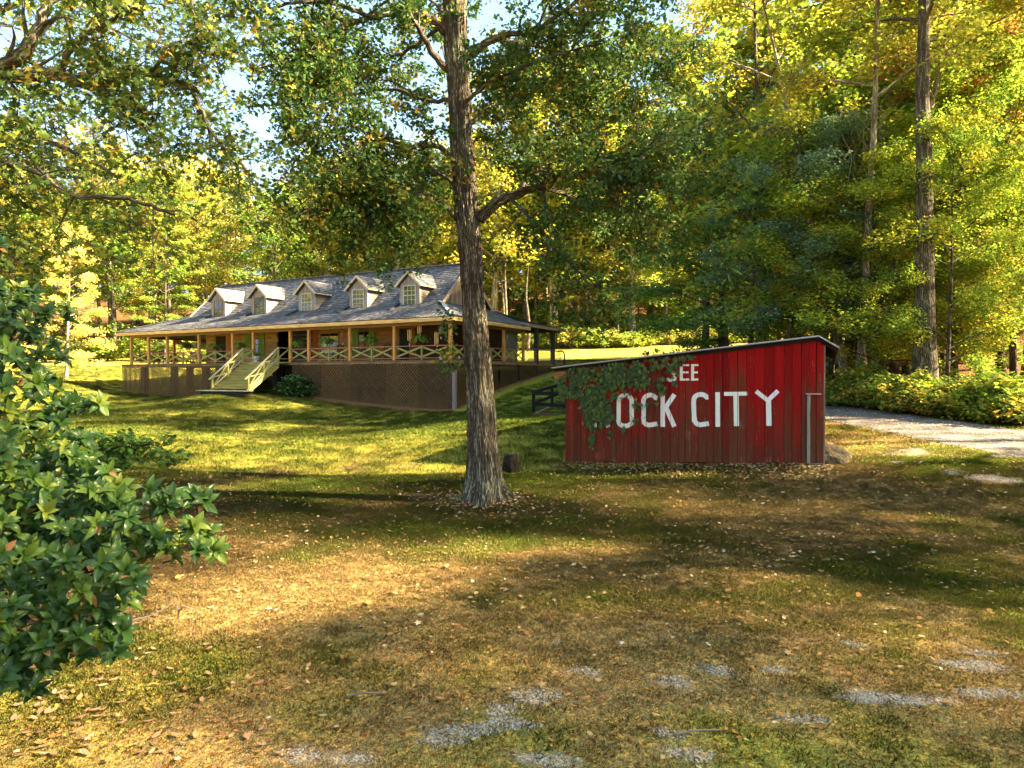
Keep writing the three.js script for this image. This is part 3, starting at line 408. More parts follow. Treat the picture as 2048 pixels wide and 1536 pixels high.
{
  const hr = rng(5);
  // shingles in courses on a slope given by its eave (a,b) and its top (d,c): real butts, random widths
  const shingleSlope = (a, b, c, d, rows, name, parent, wM = 0.24) => {
    const P = [], N = [], C = [], UV = [], I = [], nrm = V().crossVectors(b.clone().sub(a), d.clone().sub(a)).normalize(); if (nrm.y < 0) nrm.negate();
    const quad = (p, n, c3, o) => { const k = P.length / 3; p.forEach((q, i) => { P.push(q.x, q.y, q.z); N.push(n.x, n.y, n.z); C.push(...c3); UV.push(q.x + o, (i > 1 ? 0.35 : 0) + o * 0.37); }); I.push(k, k + 1, k + 2, k, k + 2, k + 3); };
    for (let i = 0; i < rows; i++) {
      const v0 = i / rows, v1 = Math.min(1, (i + 1.06) / rows), l0 = a.clone().lerp(d, v0), r0 = b.clone().lerp(c, v0), l1 = a.clone().lerp(d, v1), r1 = b.clone().lerp(c, v1), len = l0.distanceTo(r0), dir = r0.clone().sub(l0).normalize(), dn = a.clone().sub(d).normalize(); let u = 0;
      while (u < len - 0.02) {
        const w = Math.min(len - u, wM * (0.55 + 0.9 * hr())), u0 = (u + 0.006) / len, u1 = (u + w - 0.006) / len, lift = 0.022 + 0.022 * hr(), slip = 0.03 * (hr() - 0.3), k = 0.62 + 0.7 * hr(), t = hr();
        const A = l0.clone().lerp(r0, u0).addScaledVector(nrm, lift).addScaledVector(dn, slip), B = l0.clone().lerp(r0, u1).addScaledVector(nrm, lift).addScaledVector(dn, slip), Cc = l1.clone().lerp(r1, u1).addScaledVector(nrm, 0.006), Dd = l1.clone().lerp(r1, u0).addScaledVector(nrm, 0.006);
        const base = t < 0.72 ? [0.155 * k, 0.155 * k, 0.165 * k] : t < 0.9 ? [0.17 * k, 0.145 * k, 0.12 * k] : [0.26 * k, 0.25 * k, 0.235 * k];
        quad([A, B, Cc, Dd], nrm, base, hr() * 9); const A2 = A.clone().addScaledVector(nrm, -lift - 0.01), B2 = B.clone().addScaledVector(nrm, -lift - 0.01); quad([A2, B2, B, A], dn, base.map((q) => q * 0.8), hr() * 9);
        u += w;
      }
    }
    const g = new THREE.BufferGeometry(); g.setAttribute('position', new THREE.Float32BufferAttribute(P, 3)); g.setAttribute('normal', new THREE.Float32BufferAttribute(N, 3)); g.setAttribute('color', new THREE.Float32BufferAttribute(C, 3)); g.setAttribute('uv', new THREE.Float32BufferAttribute(UV, 2)); g.setIndex(I);
    return mesh(name, g, M.shingle, parent, 'stuff');
  };
  const slab = (pts, th) => { // a flat roof deck under the shingles
    const n = V().crossVectors(pts[1].clone().sub(pts[0]), pts[pts.length - 1].clone().sub(pts[0])).normalize(); if (n.y < 0) n.negate(); const k = pts.length, P = [], I = [];
    for (const q of pts) P.push(q.x, q.y, q.z); for (const q of pts) P.push(q.x - n.x * th, q.y - n.y * th, q.z - n.z * th);
    for (let i = 1; i < k - 1; i++) { I.push(0, i, i + 1, k, k + i + 1, k + i); } for (let i = 0; i < k; i++) { const j = (i + 1) % k; I.push(i, k + i, k + j, i, k + j, j); }
    const g = new THREE.BufferGeometry(); g.setAttribute('position', new THREE.Float32BufferAttribute(P, 3)); g.setIndex(I); const f = g.toNonIndexed(); f.computeVertexNormals(); return metreUV(f);
  };
  const sL = 31.45, sR = -0.3, tF = -0.36, tB = 14.35, gL = 26.6, gR = 2.45, wF = 2.74, wB = 8.76, tR = 5.75;
  const slopes = {
    front: [h(sL, tF, EAVE), h(sR, tF, EAVE), h(2.74, wF, BRK), h(gL, wF, BRK)], right: [h(sR, tF, EAVE), h(sR, 9.4, EAVE), h(2.74, 8.76, BRK), h(2.74, wF, BRK)], left: [h(sL, tB, EAVE), h(sL, tF, EAVE), h(gL, wF, BRK), h(gL, wB, BRK)], back: [h(sR, tB, EAVE), h(sL, tB, EAVE), h(gL, wB, BRK), h(2.74, wB, BRK)],
    main: [h(gL, wF, BRK), h(gR, wF, BRK), h(gR, tR, RIDGE), h(gL, tR, RIDGE)], rear: [h(gR, wB, BRK), h(gL, wB, BRK), h(gL, tR, RIDGE), h(gR, tR, RIDGE)],
  };
  const down = (pts, d) => pts.map((p) => p.clone().add(V(0, -d, 0)));
  for (const [k, p] of Object.entries(slopes)) { const deck = mesh(k === 'main' || k === 'rear' ? 'main_roof' : 'porch_roof', slab(down(p, 0.012), 0.09), M.dark, house); shingleSlope(...p, k === 'main' || k === 'rear' ? 19 : 13, 'shingles', deck, k === 'rear' || k === 'back' ? 0.5 : 0.24); }
  // hip cap, ridge cap, fascia, rake boards
  const cap = (a, b, w = 0.3) => { const n = Math.round(a.distanceTo(b) / 0.28), L = []; for (let i = 0; i < n; i++) { const p = a.clone().lerp(b, i / n), q = a.clone().lerp(b, (i + 1.1) / n); p.y += 0.055; q.y += 0.04; L.push(bar(p, q, w, 0.03)); } return L; };
  mesh('hip_cap', cap(h(sR, tF, EAVE), h(2.74, wF, BRK), 0.26), wood(0.17, 0.2, 0.22), house); mesh('hip_cap', cap(h(sL, tF, EAVE), h(gL, wF, BRK), 0.26), wood(0.17, 0.18, 0.2), house); mesh('ridge_cap', cap(h(gL, tR, RIDGE), h(gR, tR, RIDGE), 0.3), wood(0.24, 0.235, 0.23), house);
  const fas = (s0, t0, s1, t1) => { const n = Math.max(2, Math.round(Math.hypot(s1 - s0, t1 - t0) / 4.2)); for (let i = 0; i < n; i++) { const a = i / n, b = (i + 0.995) / n; mesh('fascia_board', bar(h(lerp(s0, s1, a), lerp(t0, t1, a), EAVE - 0.14), h(lerp(s0, s1, b), lerp(t0, t1, b), EAVE - 0.14), 0.04, 0.22), M.fascia, house); } };
  fas(sR, tF, sL, tF); fas(sL, tF, sL, tB); fas(sR, tF, sR, 9.4);
  for (const s of [gR - 0.02, gL + 0.02]) for (const t of [wF - 0.25, wB + 0.25]) mesh('rake_board', bar(h(s, t, BRK - 0.28), h(s, tR, RIDGE - 0.1), 0.04, 0.24), wood(0.42, 0.30, 0.19), house);
  // gable wall of upright boards
  for (const [s, n] of [[3.0, 32], [26.2, 14]]) for (let i = 0; i < n; i++) { const t0 = lerp(wF + 0.05, wB - 0.05, i / n), t1 = lerp(wF + 0.05, wB - 0.05, (i + 0.93) / n), m = (t0 + t1) / 2, top = BRK + (RIDGE - BRK) * (1 - Math.abs(m - tR) / (tR - wF)) - 0.14; mesh('gable_board', hbox(s - 0.015 - 0.012 * hr(), s + 0.015, BRK - 0.25, Math.max(BRK, top), t0, t1), i % 3 ? M.grey : wood(0.36, 0.25, 0.17), house); }
  // porch floor, beam, floor posts
  mesh('porch_floor', hbox(-0.02, 31.2, DECK - 0.2, DECK, -0.02, 14), M.deck, house);
  mesh('porch_beam', [hbox(0.05, 30.2, EAVE - 0.42, EAVE - 0.2, 0.02, 0.16), hbox(29.95, 30.1, EAVE - 0.42, EAVE - 0.2, 0.17, 14), hbox(0.06, 0.2, EAVE - 0.42, EAVE - 0.2, 0.17, 9.3)], wood(0.30, 0.16, 0.06), house);
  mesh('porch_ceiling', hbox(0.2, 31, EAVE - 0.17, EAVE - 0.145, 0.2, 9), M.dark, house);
  const postS = [901, 789, 700, 618, 581, 507, 466, 398, 335, 298, 263].map((p) => sAt(p, 0.08));
  const post = (s, t, y0 = DECK, m = M.orange, w = 0.085, y1 = EAVE - 0.4) => mesh('porch_post', hbox(s - w, s + w, y0, y1, t - w, t + w), m, house);
  for (const s of postS) post(s, 0.09);
  for (const t of [3.7, 7.3, 10.8, 13.9]) post(30.02, t); for (const t of [3.0, 6.3, 9.1]) post(0.12, t);
  // railings: top and bottom rails with crossed boards between the posts
  const railing = (p, q, mid) => { // p, q = [s, t]
    const g = new THREE.Group(); g.name = 'porch_railing'; house.add(g); const at = (f, y) => h(lerp(p[0], q[0], f), lerp(p[1], q[1], f), DECK + y), L = Math.hypot(p[0] - q[0], p[1] - q[1]), cut = [0, ...(mid ? [0.5] : []), 1];
    mesh('top_rail', bar(at(0, 0.84), at(1, 0.84), 0.09, 0.045), M.redRail, g); mesh('bottom_rail', bar(at(0, 0.12), at(1, 0.12), 0.06, 0.04), M.redRail, g);
    for (let i = 0; i < cut.length - 1; i++) { const a = cut[i] + 0.04 / L * 2, b = cut[i + 1] - 0.04 / L * 2; mesh('brace', bar(at(a, 0.2), at(b, 0.76), 0.024, 0.11), M.olive, g); const o = h(0, 0, HB), e = V(q[1] - p[1], 0, q[0] - p[0]).normalize().multiplyScalar(0.028); mesh('brace', bar(at(a, 0.76).add(e), at(b, 0.2).add(e), 0.024, 0.11), M.olive, g); }
    if (mid) mesh('baluster', bar(at(0.5, 0), at(0.5, 0.82), 0.09, 0.09), M.olive, g);
  };
  for (let i = 0; i < postS.length - 1; i++) if (i !== 4) railing([postS[i] + 0.09, 0.09], [postS[i + 1] - 0.09, 0.09], postS[i + 1] - postS[i] > 2.4);
  for (const [a, b] of [[0.18, 3.6], [3.8, 7.2], [7.4, 10.7], [10.9, 13.8]]) railing([30.02, a], [30.02, b], true); for (const [a, b] of [[0.18, 2.9], [3.1, 6.2], [6.4, 9.0]]) railing([0.12, a], [0.12, b], true);
  // lattice skirt: crossed laths panel by panel, cut to the panel
  const panel = (p, q, yLow, yTop, m, pitch = 0.15) => {
    const L = Math.hypot(q[0] - p[0], q[1] - p[1]), H = yTop - yLow, geo = []; const at = (u, y) => h(lerp(p[0], q[0], u / L), lerp(p[1], q[1], u / L), yLow + y), nx = V(-(q[1] - p[1]), 0, q[0] - p[0]).normalize();
    for (const sg of [1, -1]) for (let c = -H; c < L + H; c += pitch * 1.414) { let u0 = c, y0 = 0, u1 = c + sg * H, y1 = H; if (sg < 0) { u0 = c; u1 = c - H; } const pts = []; const lo = Math.min(u0, u1), hi = Math.max(u0, u1); if (hi <= 0.02 || lo >= L - 0.02) continue; const clipU = (u) => clamp(u, 0, L), yOf = (u) => (u - u0) / (u1 - u0) * H; const ua = clipU(u0), ub = clipU(u1); if (Math.abs(ua - ub) < 0.03) continue; const e = nx.clone().multiplyScalar(sg * 0.006); geo.push(bar(at(ua, yOf(ua)).add(e), at(ub, yOf(ub)).add(e), 0.042, 0.01, nx)); }
    mesh('lattice_panel', geo, m, house, 'stuff');
  };
  const lowOf = (s0, s1, t) => Math.min(groundY(...worldOf(s0, t)), groundY(...worldOf(s1, t))) - 0.08;
  { const st = [0, 2.4, 4.9, 7.6, 10.2, 12.75]; for (let i = 0; i < st.length - 1; i++) panel([st[i] + 0.02, 0], [st[i + 1] - 0.02, 0], lowOf(st[i], st[i + 1], 0), DECK - 0.06, i % 2 ? M.lattice : M.latticeDark); }
  for (let s = 16.5; s < 31; s += 2.95) panel([s + 0.02, 0], [Math.min(31.2, s + 2.93), 0], lowOf(s, s + 2.9, 0), DECK - 0.12, M.lattice);
  for (let t = 0; t < 15; t += 2.7) { panel([0, t + 0.2], [0, Math.min(15.3, t + 2.68)], lowOf2(0, t, t + 2.7), DECK - 0.1, M.latticeDark); }
  function lowOf2(s, t0, t1) { return Math.min(groundY(...worldOf(s, t0)), groundY(...worldOf(s, t1))) - 0.08; }
  for (let t = 0; t < 13.5; t += 2.9) panel([31.2, t], [31.2, Math.min(14, t + 2.88)], lowOf2(31.2, t, t + 2.9), DECK - 0.12, M.lattice);
  mesh('skirt_board', [hbox(0, 12.8, DECK - 0.075, DECK - 0.01, -0.05, -0.022), hbox(16.5, 31.2, DECK - 0.13, DECK - 0.01, -0.05, -0.022), hbox(31.21, 31.24, DECK - 0.13, DECK - 0.01, -0.05, 14)], wood(0.13, 0.1, 0.06), house);
  mesh('corner_post', hbox(-0.2, 0.0, groundY(...worldOf(0, 0)) - 0.2, 3.42, -0.02, 0.17), wood(0.26, 0.2, 0.2), house);
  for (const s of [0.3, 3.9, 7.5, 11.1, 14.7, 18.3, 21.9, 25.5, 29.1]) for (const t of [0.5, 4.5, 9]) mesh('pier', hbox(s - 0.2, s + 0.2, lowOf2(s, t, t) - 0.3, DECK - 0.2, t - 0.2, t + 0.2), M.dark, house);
  // back wall of the crawl space right of the stairs, coloured dark for the shade behind the lattice
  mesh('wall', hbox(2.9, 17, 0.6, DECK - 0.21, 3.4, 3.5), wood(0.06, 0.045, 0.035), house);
  // log walls of the front: courses with pale chinking
  const tW = 2.95, logRun = (s0, s1, y0, y1, hgt, m) => { const n = Math.round((y1 - y0) / hgt); mesh('chinking', hbox(s0, s1, y0, y1, tW + 0.06, tW + 0.16), M.chink, house); for (let i = 0; i < n; i++) { const a = lerp(y0, y1, i / n) + 0.015, b = lerp(y0, y1, (i + 1) / n) - 0.025, k = 0.04 * hr(); mesh('log', hbox(s0 - (i % 2 ? 0.12 : 0.02), s1 + (i % 2 ? 0.02 : 0.12), a, b, tW - 0.03 - k, tW + 0.1), m[i % m.length], house); } };
  const s = (ax) => sAt(ax, tW), logs = [M.log, wood(0.40, 0.24, 0.1), wood(0.52, 0.31, 0.12)];
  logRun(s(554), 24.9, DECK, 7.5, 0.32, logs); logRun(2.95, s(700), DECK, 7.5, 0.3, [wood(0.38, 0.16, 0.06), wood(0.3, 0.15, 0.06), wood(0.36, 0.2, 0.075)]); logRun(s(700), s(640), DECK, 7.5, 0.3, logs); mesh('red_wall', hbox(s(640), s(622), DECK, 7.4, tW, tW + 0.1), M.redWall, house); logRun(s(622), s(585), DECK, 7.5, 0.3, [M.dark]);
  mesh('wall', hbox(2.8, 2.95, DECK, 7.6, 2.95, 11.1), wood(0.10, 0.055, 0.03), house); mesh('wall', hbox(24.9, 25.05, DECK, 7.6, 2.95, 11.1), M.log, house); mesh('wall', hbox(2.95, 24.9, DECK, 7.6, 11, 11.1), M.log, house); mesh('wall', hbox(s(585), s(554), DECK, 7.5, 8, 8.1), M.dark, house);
  // doors, windows with shutters
  const win = (ax0, ax1, y0, y1, fr = M.white) => { const a = s(ax1), b = s(ax0), g = mesh('window_frame', [hbox(a - 0.07, b + 0.07, y0 - 0.08, y0, tW - 0.09, tW), hbox(a - 0.07, b + 0.07, y1, y1 + 0.09, tW - 0.09, tW), hbox(a - 0.07, a, y0, y1, tW - 0.09, tW), hbox(b, b + 0.07, y0, y1, tW - 0.09, tW), hbox((a + b) / 2 - 0.02, (a + b) / 2 + 0.02, y0, y1, tW - 0.075, tW - 0.03), hbox(a, b, (y0 + y1) / 2 - 0.025, (y0 + y1) / 2 + 0.025, tW - 0.08, tW - 0.028)], fr, house); mesh('pane', hbox(a, b, y0, y1, tW - 0.06, tW - 0.05), M.pane, g); };
  const shut = (ax0, ax1, y0, y1) => mesh('shutter', [hbox(s(ax1), s(ax0), y0, y1, tW - 0.1, tW - 0.05), hbox(s(ax1), s(ax0), y0 + 0.2, y0 + 0.32, tW - 0.125, tW - 0.1), hbox(s(ax1), s(ax0), y1 - 0.32, y1 - 0.2, tW - 0.125, tW - 0.1)], M.green, house);
  win(504, 520, 4.75, 6.15, M.greyDark); shut(491, 503, 4.6, 6.25); shut(521, 531, 4.6, 6.3); win(719, 739, 4.75, 6.1, M.greyDark); shut(706, 718, 4.6, 6.25); shut(740, 751, 4.6, 6.2); win(643, 678, 4.7, 6.3, wood(0.3, 0.2, 0.1));
  const door = (ax0, ax1, y1, m) => { const a = s(ax1), b = s(ax0), d = mesh('door', [hbox(a, b, DECK, y1, tW - 0.07, tW - 0.03), hbox(a + 0.12, b - 0.12, DECK + 0.2, DECK + 0.9, tW - 0.085, tW - 0.07)], m, house); mesh('handle', hbox(b - 0.14, b - 0.08, DECK + 0.98, DECK + 1.03, tW - 0.13, tW - 0.085), M.metal, d); mesh('door_frame', [hbox(a - 0.1, a, DECK, y1 + 0.1, tW - 0.1, tW - 0.02), hbox(b, b + 0.1, DECK, y1 + 0.1, tW - 0.1, tW - 0.02), hbox(a, b, y1, y1 + 0.1, tW - 0.1, tW - 0.02)], wood(0.4, 0.2, 0.07), house); };
  door(434, 454, 6.2, M.dark); mesh('door_leaf', hbox(s(467), s(456), DECK, 6.3, tW - 0.12, tW - 0.06), wood(0.5, 0.19, 0.05), house); door(800, 820, 6.2, M.dark); mesh('door_leaf', hbox(s(832), s(821), DECK, 6.2, tW - 0.12, tW - 0.06), M.brownDoor, house); mesh('wall_panel', hbox(s(905), s(834), DECK, 7.2, tW - 0.07, tW - 0.03), wood(0.06, 0.03, 0.02), house);
  // board screen on the side porch
  for (let i = 0; i < 9; i++) mesh('screen_board', hbox(0.3, 0.33, DECK, 6.2, 6.5 + i * 0.24, 6.68 + i * 0.24), M.greyDark, house);
  // dormers
  const tD = 2.42, roofT = (y) => wF + (y - BRK) / (RIDGE - BRK) * (tR - wF);
  [820, 717.6, 614, 519, 437.5].forEach((ax, i) => {
    const c = sAt(ax, tD), W = 0.78, y0 = 7.5, yE = 8.95, yP = 9.78, oh = 0.24, dorm = new THREE.Group(); dorm.name = 'dormer'; house.add(dorm);
    const ft = [[c + W, y0], [c - W, y0], [c - W, yE], [c, yE + W * 0.9], [c + W, yE]], shp = new THREE.Shape(ft.map(([q, y]) => new THREE.Vector2(-q, y - HB))), fg = new THREE.ExtrudeGeometry(shp, { depth: 0.06, bevelEnabled: false }); fg.translate(0, 0, -tD - 0.06); const front = mesh('gable_wall', metreUV(fg), wood(0.34, 0.30, 0.26, 0.9), dorm);
    for (let k = 0; k < 7; k++) { const q = c - W + 0.02 + k * (2 * W - 0.04) / 6, top = yE + (W - Math.abs(q - c)) * 0.9 - 0.05; mesh('batten', hbox(q - 0.025, q + 0.025, y0, top, tD - 0.022, tD - 0.001), wood(0.30 + 0.1 * hr(), 0.26, 0.22, 0.9), dorm); }
    for (const sg of [1, -1]) { const q = c + sg * (W - 0.03), te = roofT(yE) + 0.1, g = new THREE.BufferGeometry(), A = h(q, tD + 0.06, y0), B = h(q, tD + 0.06, yE), Cc = h(q, te, yE), q2 = q - sg * 0.05, A2 = h(q2, tD + 0.06, y0), B2 = h(q2, tD + 0.06, yE), C2 = h(q2, te, yE); g.setAttribute('position', new THREE.Float32BufferAttribute([A, B, Cc, A2, C2, B2].flatMap((v) => [v.x, v.y, v.z]), 3)); g.setIndex([0, 1, 2, 3, 4, 5, 1, 5, 4, 1, 4, 2, 0, 3, 5, 0, 5, 1]); const f = g.toNonIndexed(); f.computeVertexNormals(); mesh('cheek_wall', metreUV(f), wood(0.26, 0.215, 0.17, 0.9), dorm); }
    for (const sg of [1, -1]) { const eX = c + sg * (W + 0.24), eY = yP + 0.06 - (W + 0.24) * 0.9, tf = tD - oh, rt = roofT(yP + 0.06), et = roofT(eY); const pts = [h(eX, tf, eY), h(c, tf, yP + 0.06), h(c, rt, yP + 0.06), h(eX, Math.max(et, tf + 0.4), eY)]; const dk = mesh('roof', slab(pts, 0.06), M.greyDark, dorm); const q = sg > 0 ? [pts[3], pts[0], pts[1], pts[2]] : [pts[0], pts[3], pts[2], pts[1]]; shingleSlope(...q, 6, 'shingles', dorm, 0.2); mesh('rake_board', bar(pts[0].clone().add(V(0, -0.09, 0.03)), pts[1].clone().add(V(0, -0.09, 0.03)), 0.035, 0.15), wood(0.55, 0.43, 0.3), dorm); mesh('eave_board', bar(pts[0].clone().add(V(0, -0.06, 0)), pts[3].clone().add(V(0, -0.06, 0)), 0.03, 0.1), wood(0.5, 0.4, 0.28), dorm); }
    const wy0 = 7.68, wy1 = 8.86, ww = 0.44, fr = i < 3 ? M.white : wood(0.22, 0.16, 0.1), fw = 0.06, L = [hbox(c - ww, c + ww, wy0 - fw, wy0, tD - 0.06, tD - 0.0015), hbox(c - ww, c + ww, wy1, wy1 + fw, tD - 0.06, tD - 0.0015), hbox(c - ww - fw, c - ww, wy0 - fw, wy1 + fw, tD - 0.06, tD - 0.0015), hbox(c + ww, c + ww + fw, wy0 - fw, wy1 + fw, tD - 0.06, tD - 0.0015), hbox(c - ww, c + ww, (wy0 + wy1) / 2 - 0.025, (wy0 + wy1) / 2 + 0.025, tD - 0.05, tD - 0.012)];
    if (i < 3) { for (const k of [-1, 1]) L.push(hbox(c + k * ww / 3 - 0.013, c + k * ww / 3 + 0.013, wy0, wy1, tD - 0.045, tD - 0.013)); for (const f of [0.25, 0.75]) L.push(hbox(c - ww, c + ww, lerp(wy0, wy1, f) - 0.013, lerp(wy0, wy1, f) + 0.013, tD - 0.044, tD - 0.0135)); } else { L.push(hbox(c - 0.025, c + 0.025, wy0, wy1, tD - 0.045, tD - 0.013)); for (const f of [0.33, 0.66]) L.push(hbox(c - ww, c + ww, lerp(wy0, wy1, f) - 0.013, lerp(wy0, wy1, f) + 0.013, tD - 0.044, tD - 0.0135)); }
    mesh('window_frame', L, fr, dorm); mesh('pane', hbox(c - ww, c + ww, wy0, wy1, tD - 0.032, tD - 0.028), M.pane, dorm);
    mesh('flashing', bar(h(c + W + 0.12, 1.35, BRK - (wF - 1.35) * 0.42 + 0.09), h(c + W + 0.05, tD + 0.1, y0 + 0.34), 0.2, 0.05), wood(0.022, 0.03, 0.036, 0.95), dorm);
  });
  // rear porch roof, posts and ramp at the back right
  const an = [h(5, 9.42, 7.95), h(-0.16, 9.42, 6.74), h(-0.16, 15.7, 6.7), h(5, 15.7, 7.95)]; const ar = mesh('annex_roof', slab(an, 0.08), wood(0.2, 0.21, 0.23), house); shingleSlope(an[1], an[2], an[3], an[0], 12, 'shingles', ar, 0.35);
  mesh('annex_fascia', [bar(h(5, 9.4, 7.86), h(-0.18, 9.4, 6.65), 0.04, 0.18), bar(h(-0.18, 9.4, 6.64), h(-0.18, 15.7, 6.6), 0.04, 0.2)], wood(0.42, 0.3, 0.2), house);
  for (const t of [11.1, 13.9]) mesh('annex_post', hbox(-0.02, 0.24, 3, 6.6, t - 0.13, t + 0.13), wood(0.055, 0.045, 0.035), house);
  mesh('annex_floor', hbox(0, 9, DECK - 0.18, DECK - 0.01, 14.01, 15.4), M.deck, house);
  panel([0, 9.5], [0, 15.3], DECK + 0.02, DECK + 0.95, wood(0.3, 0.21, 0.15)); mesh('annex_rail', hbox(-0.05, 0.05, DECK + 0.95, DECK + 1.02, 9.5, 15.3), M.greyDark, house);
  mesh('ramp_handrail', tube(curve([h(-0.1, 14.3, DECK + 0.95), h(-0.5, 14.3, DECK + 0.95), h(-0.64, 14.3, DECK + 0.8), h(-0.64, 14.3, DECK - 0.5)], 16), Array(17).fill(0.06), 8), M.pipe, house);
}
// porch stairs
{
  const st = thing('porch_stairs', 'broad wooden stairs with crossed railings leading up to the porch', 'stairs', V(-3.44, HB, -40), hAng), s0 = 12.98, s1 = 16.34, n = 10, tTop = -0.95, run = 0.275, yB = 2.16, rise = (DECK - yB) / n;
  mesh('landing', hbox(s0, s1, DECK - 0.09, DECK - 0.012, tTop, -0.06), M.stair, st);
  for (let i = 0; i < n - 1; i++) { const y = DECK - rise * (i + 1), t = tTop - run * i; mesh('tread', hbox(s0 - 0.04, s1 + 0.04, y - 0.05, y, t - run - 0.03, t), M.stair, st); mesh('riser', hbox(s0, s1, y, y + rise - 0.052, t - 0.005, t + 0.02), wood(0.30, 0.25, 0.07), st); }
  mesh('tread', hbox(s0 - 0.5, s1 + 0.55, yB - 0.03, yB + 0.03, tTop - run * (n - 1) - 0.75, tTop - run * (n - 1) + 0.02), M.stairTop, st); mesh('base_frame', hbox(s0 - 0.3, s1 + 0.3, yB - 0.3, yB - 0.032, tTop - run * (n - 1) - 0.6, tTop - run * (n - 1)), M.dark, st);
  const tE = tTop - run * (n - 1);
  for (const sd of [s0 + 0.02, s1 - 0.02]) {
    mesh('stringer', bar(h(sd, tTop, DECK - 0.28), h(sd, tE, yB - 0.05), 0.05, 0.26), M.stair, st);
    const top = h(sd, tTop, DECK + 0.9), bot = h(sd, tE + 0.05, yB + 0.9); mesh('handrail', bar(top, bot.clone().add(top.clone().sub(bot).multiplyScalar(-0.1)), 0.14, 0.05), M.stairTop, st); mesh('bottom_rail', bar(h(sd, tTop, DECK + 0.2), h(sd, tE + 0.05, yB + 0.2), 0.08, 0.06), M.stairTop, st);
    const pp = (f, e) => V().lerpVectors(h(sd, tTop, DECK + e), h(sd, tE + 0.05, yB + e), f);
    for (const f of [0, 0.5, 1]) { const a = pp(f, -0.25), b = pp(f, 0.88); mesh('post', bar(a, b, 0.11, 0.11), M.olive, st); }
    for (const [a, b] of [[0.03, 0.47], [0.53, 0.97]]) { mesh('brace', bar(pp(a, 0.24), pp(b, 0.82), 0.03, 0.09), M.olive, st); mesh('brace', bar(pp(a, 0.82).add(V(0.035, 0, 0)), pp(b, 0.24).add(V(0.035, 0, 0)), 0.03, 0.09), M.olive, st); }
    mesh('landing_rail', [bar(h(sd, tTop, DECK + 0.92), h(sd, 0, DECK + 0.9), 0.08, 0.05), bar(h(sd, tTop, DECK + 0.2), h(sd, 0, DECK + 0.2), 0.06, 0.05), bar(h(sd, tTop + 0.05, DECK + 0.25), h(sd, -0.03, DECK + 0.84), 0.03, 0.08)], M.olive, st);
  }
}
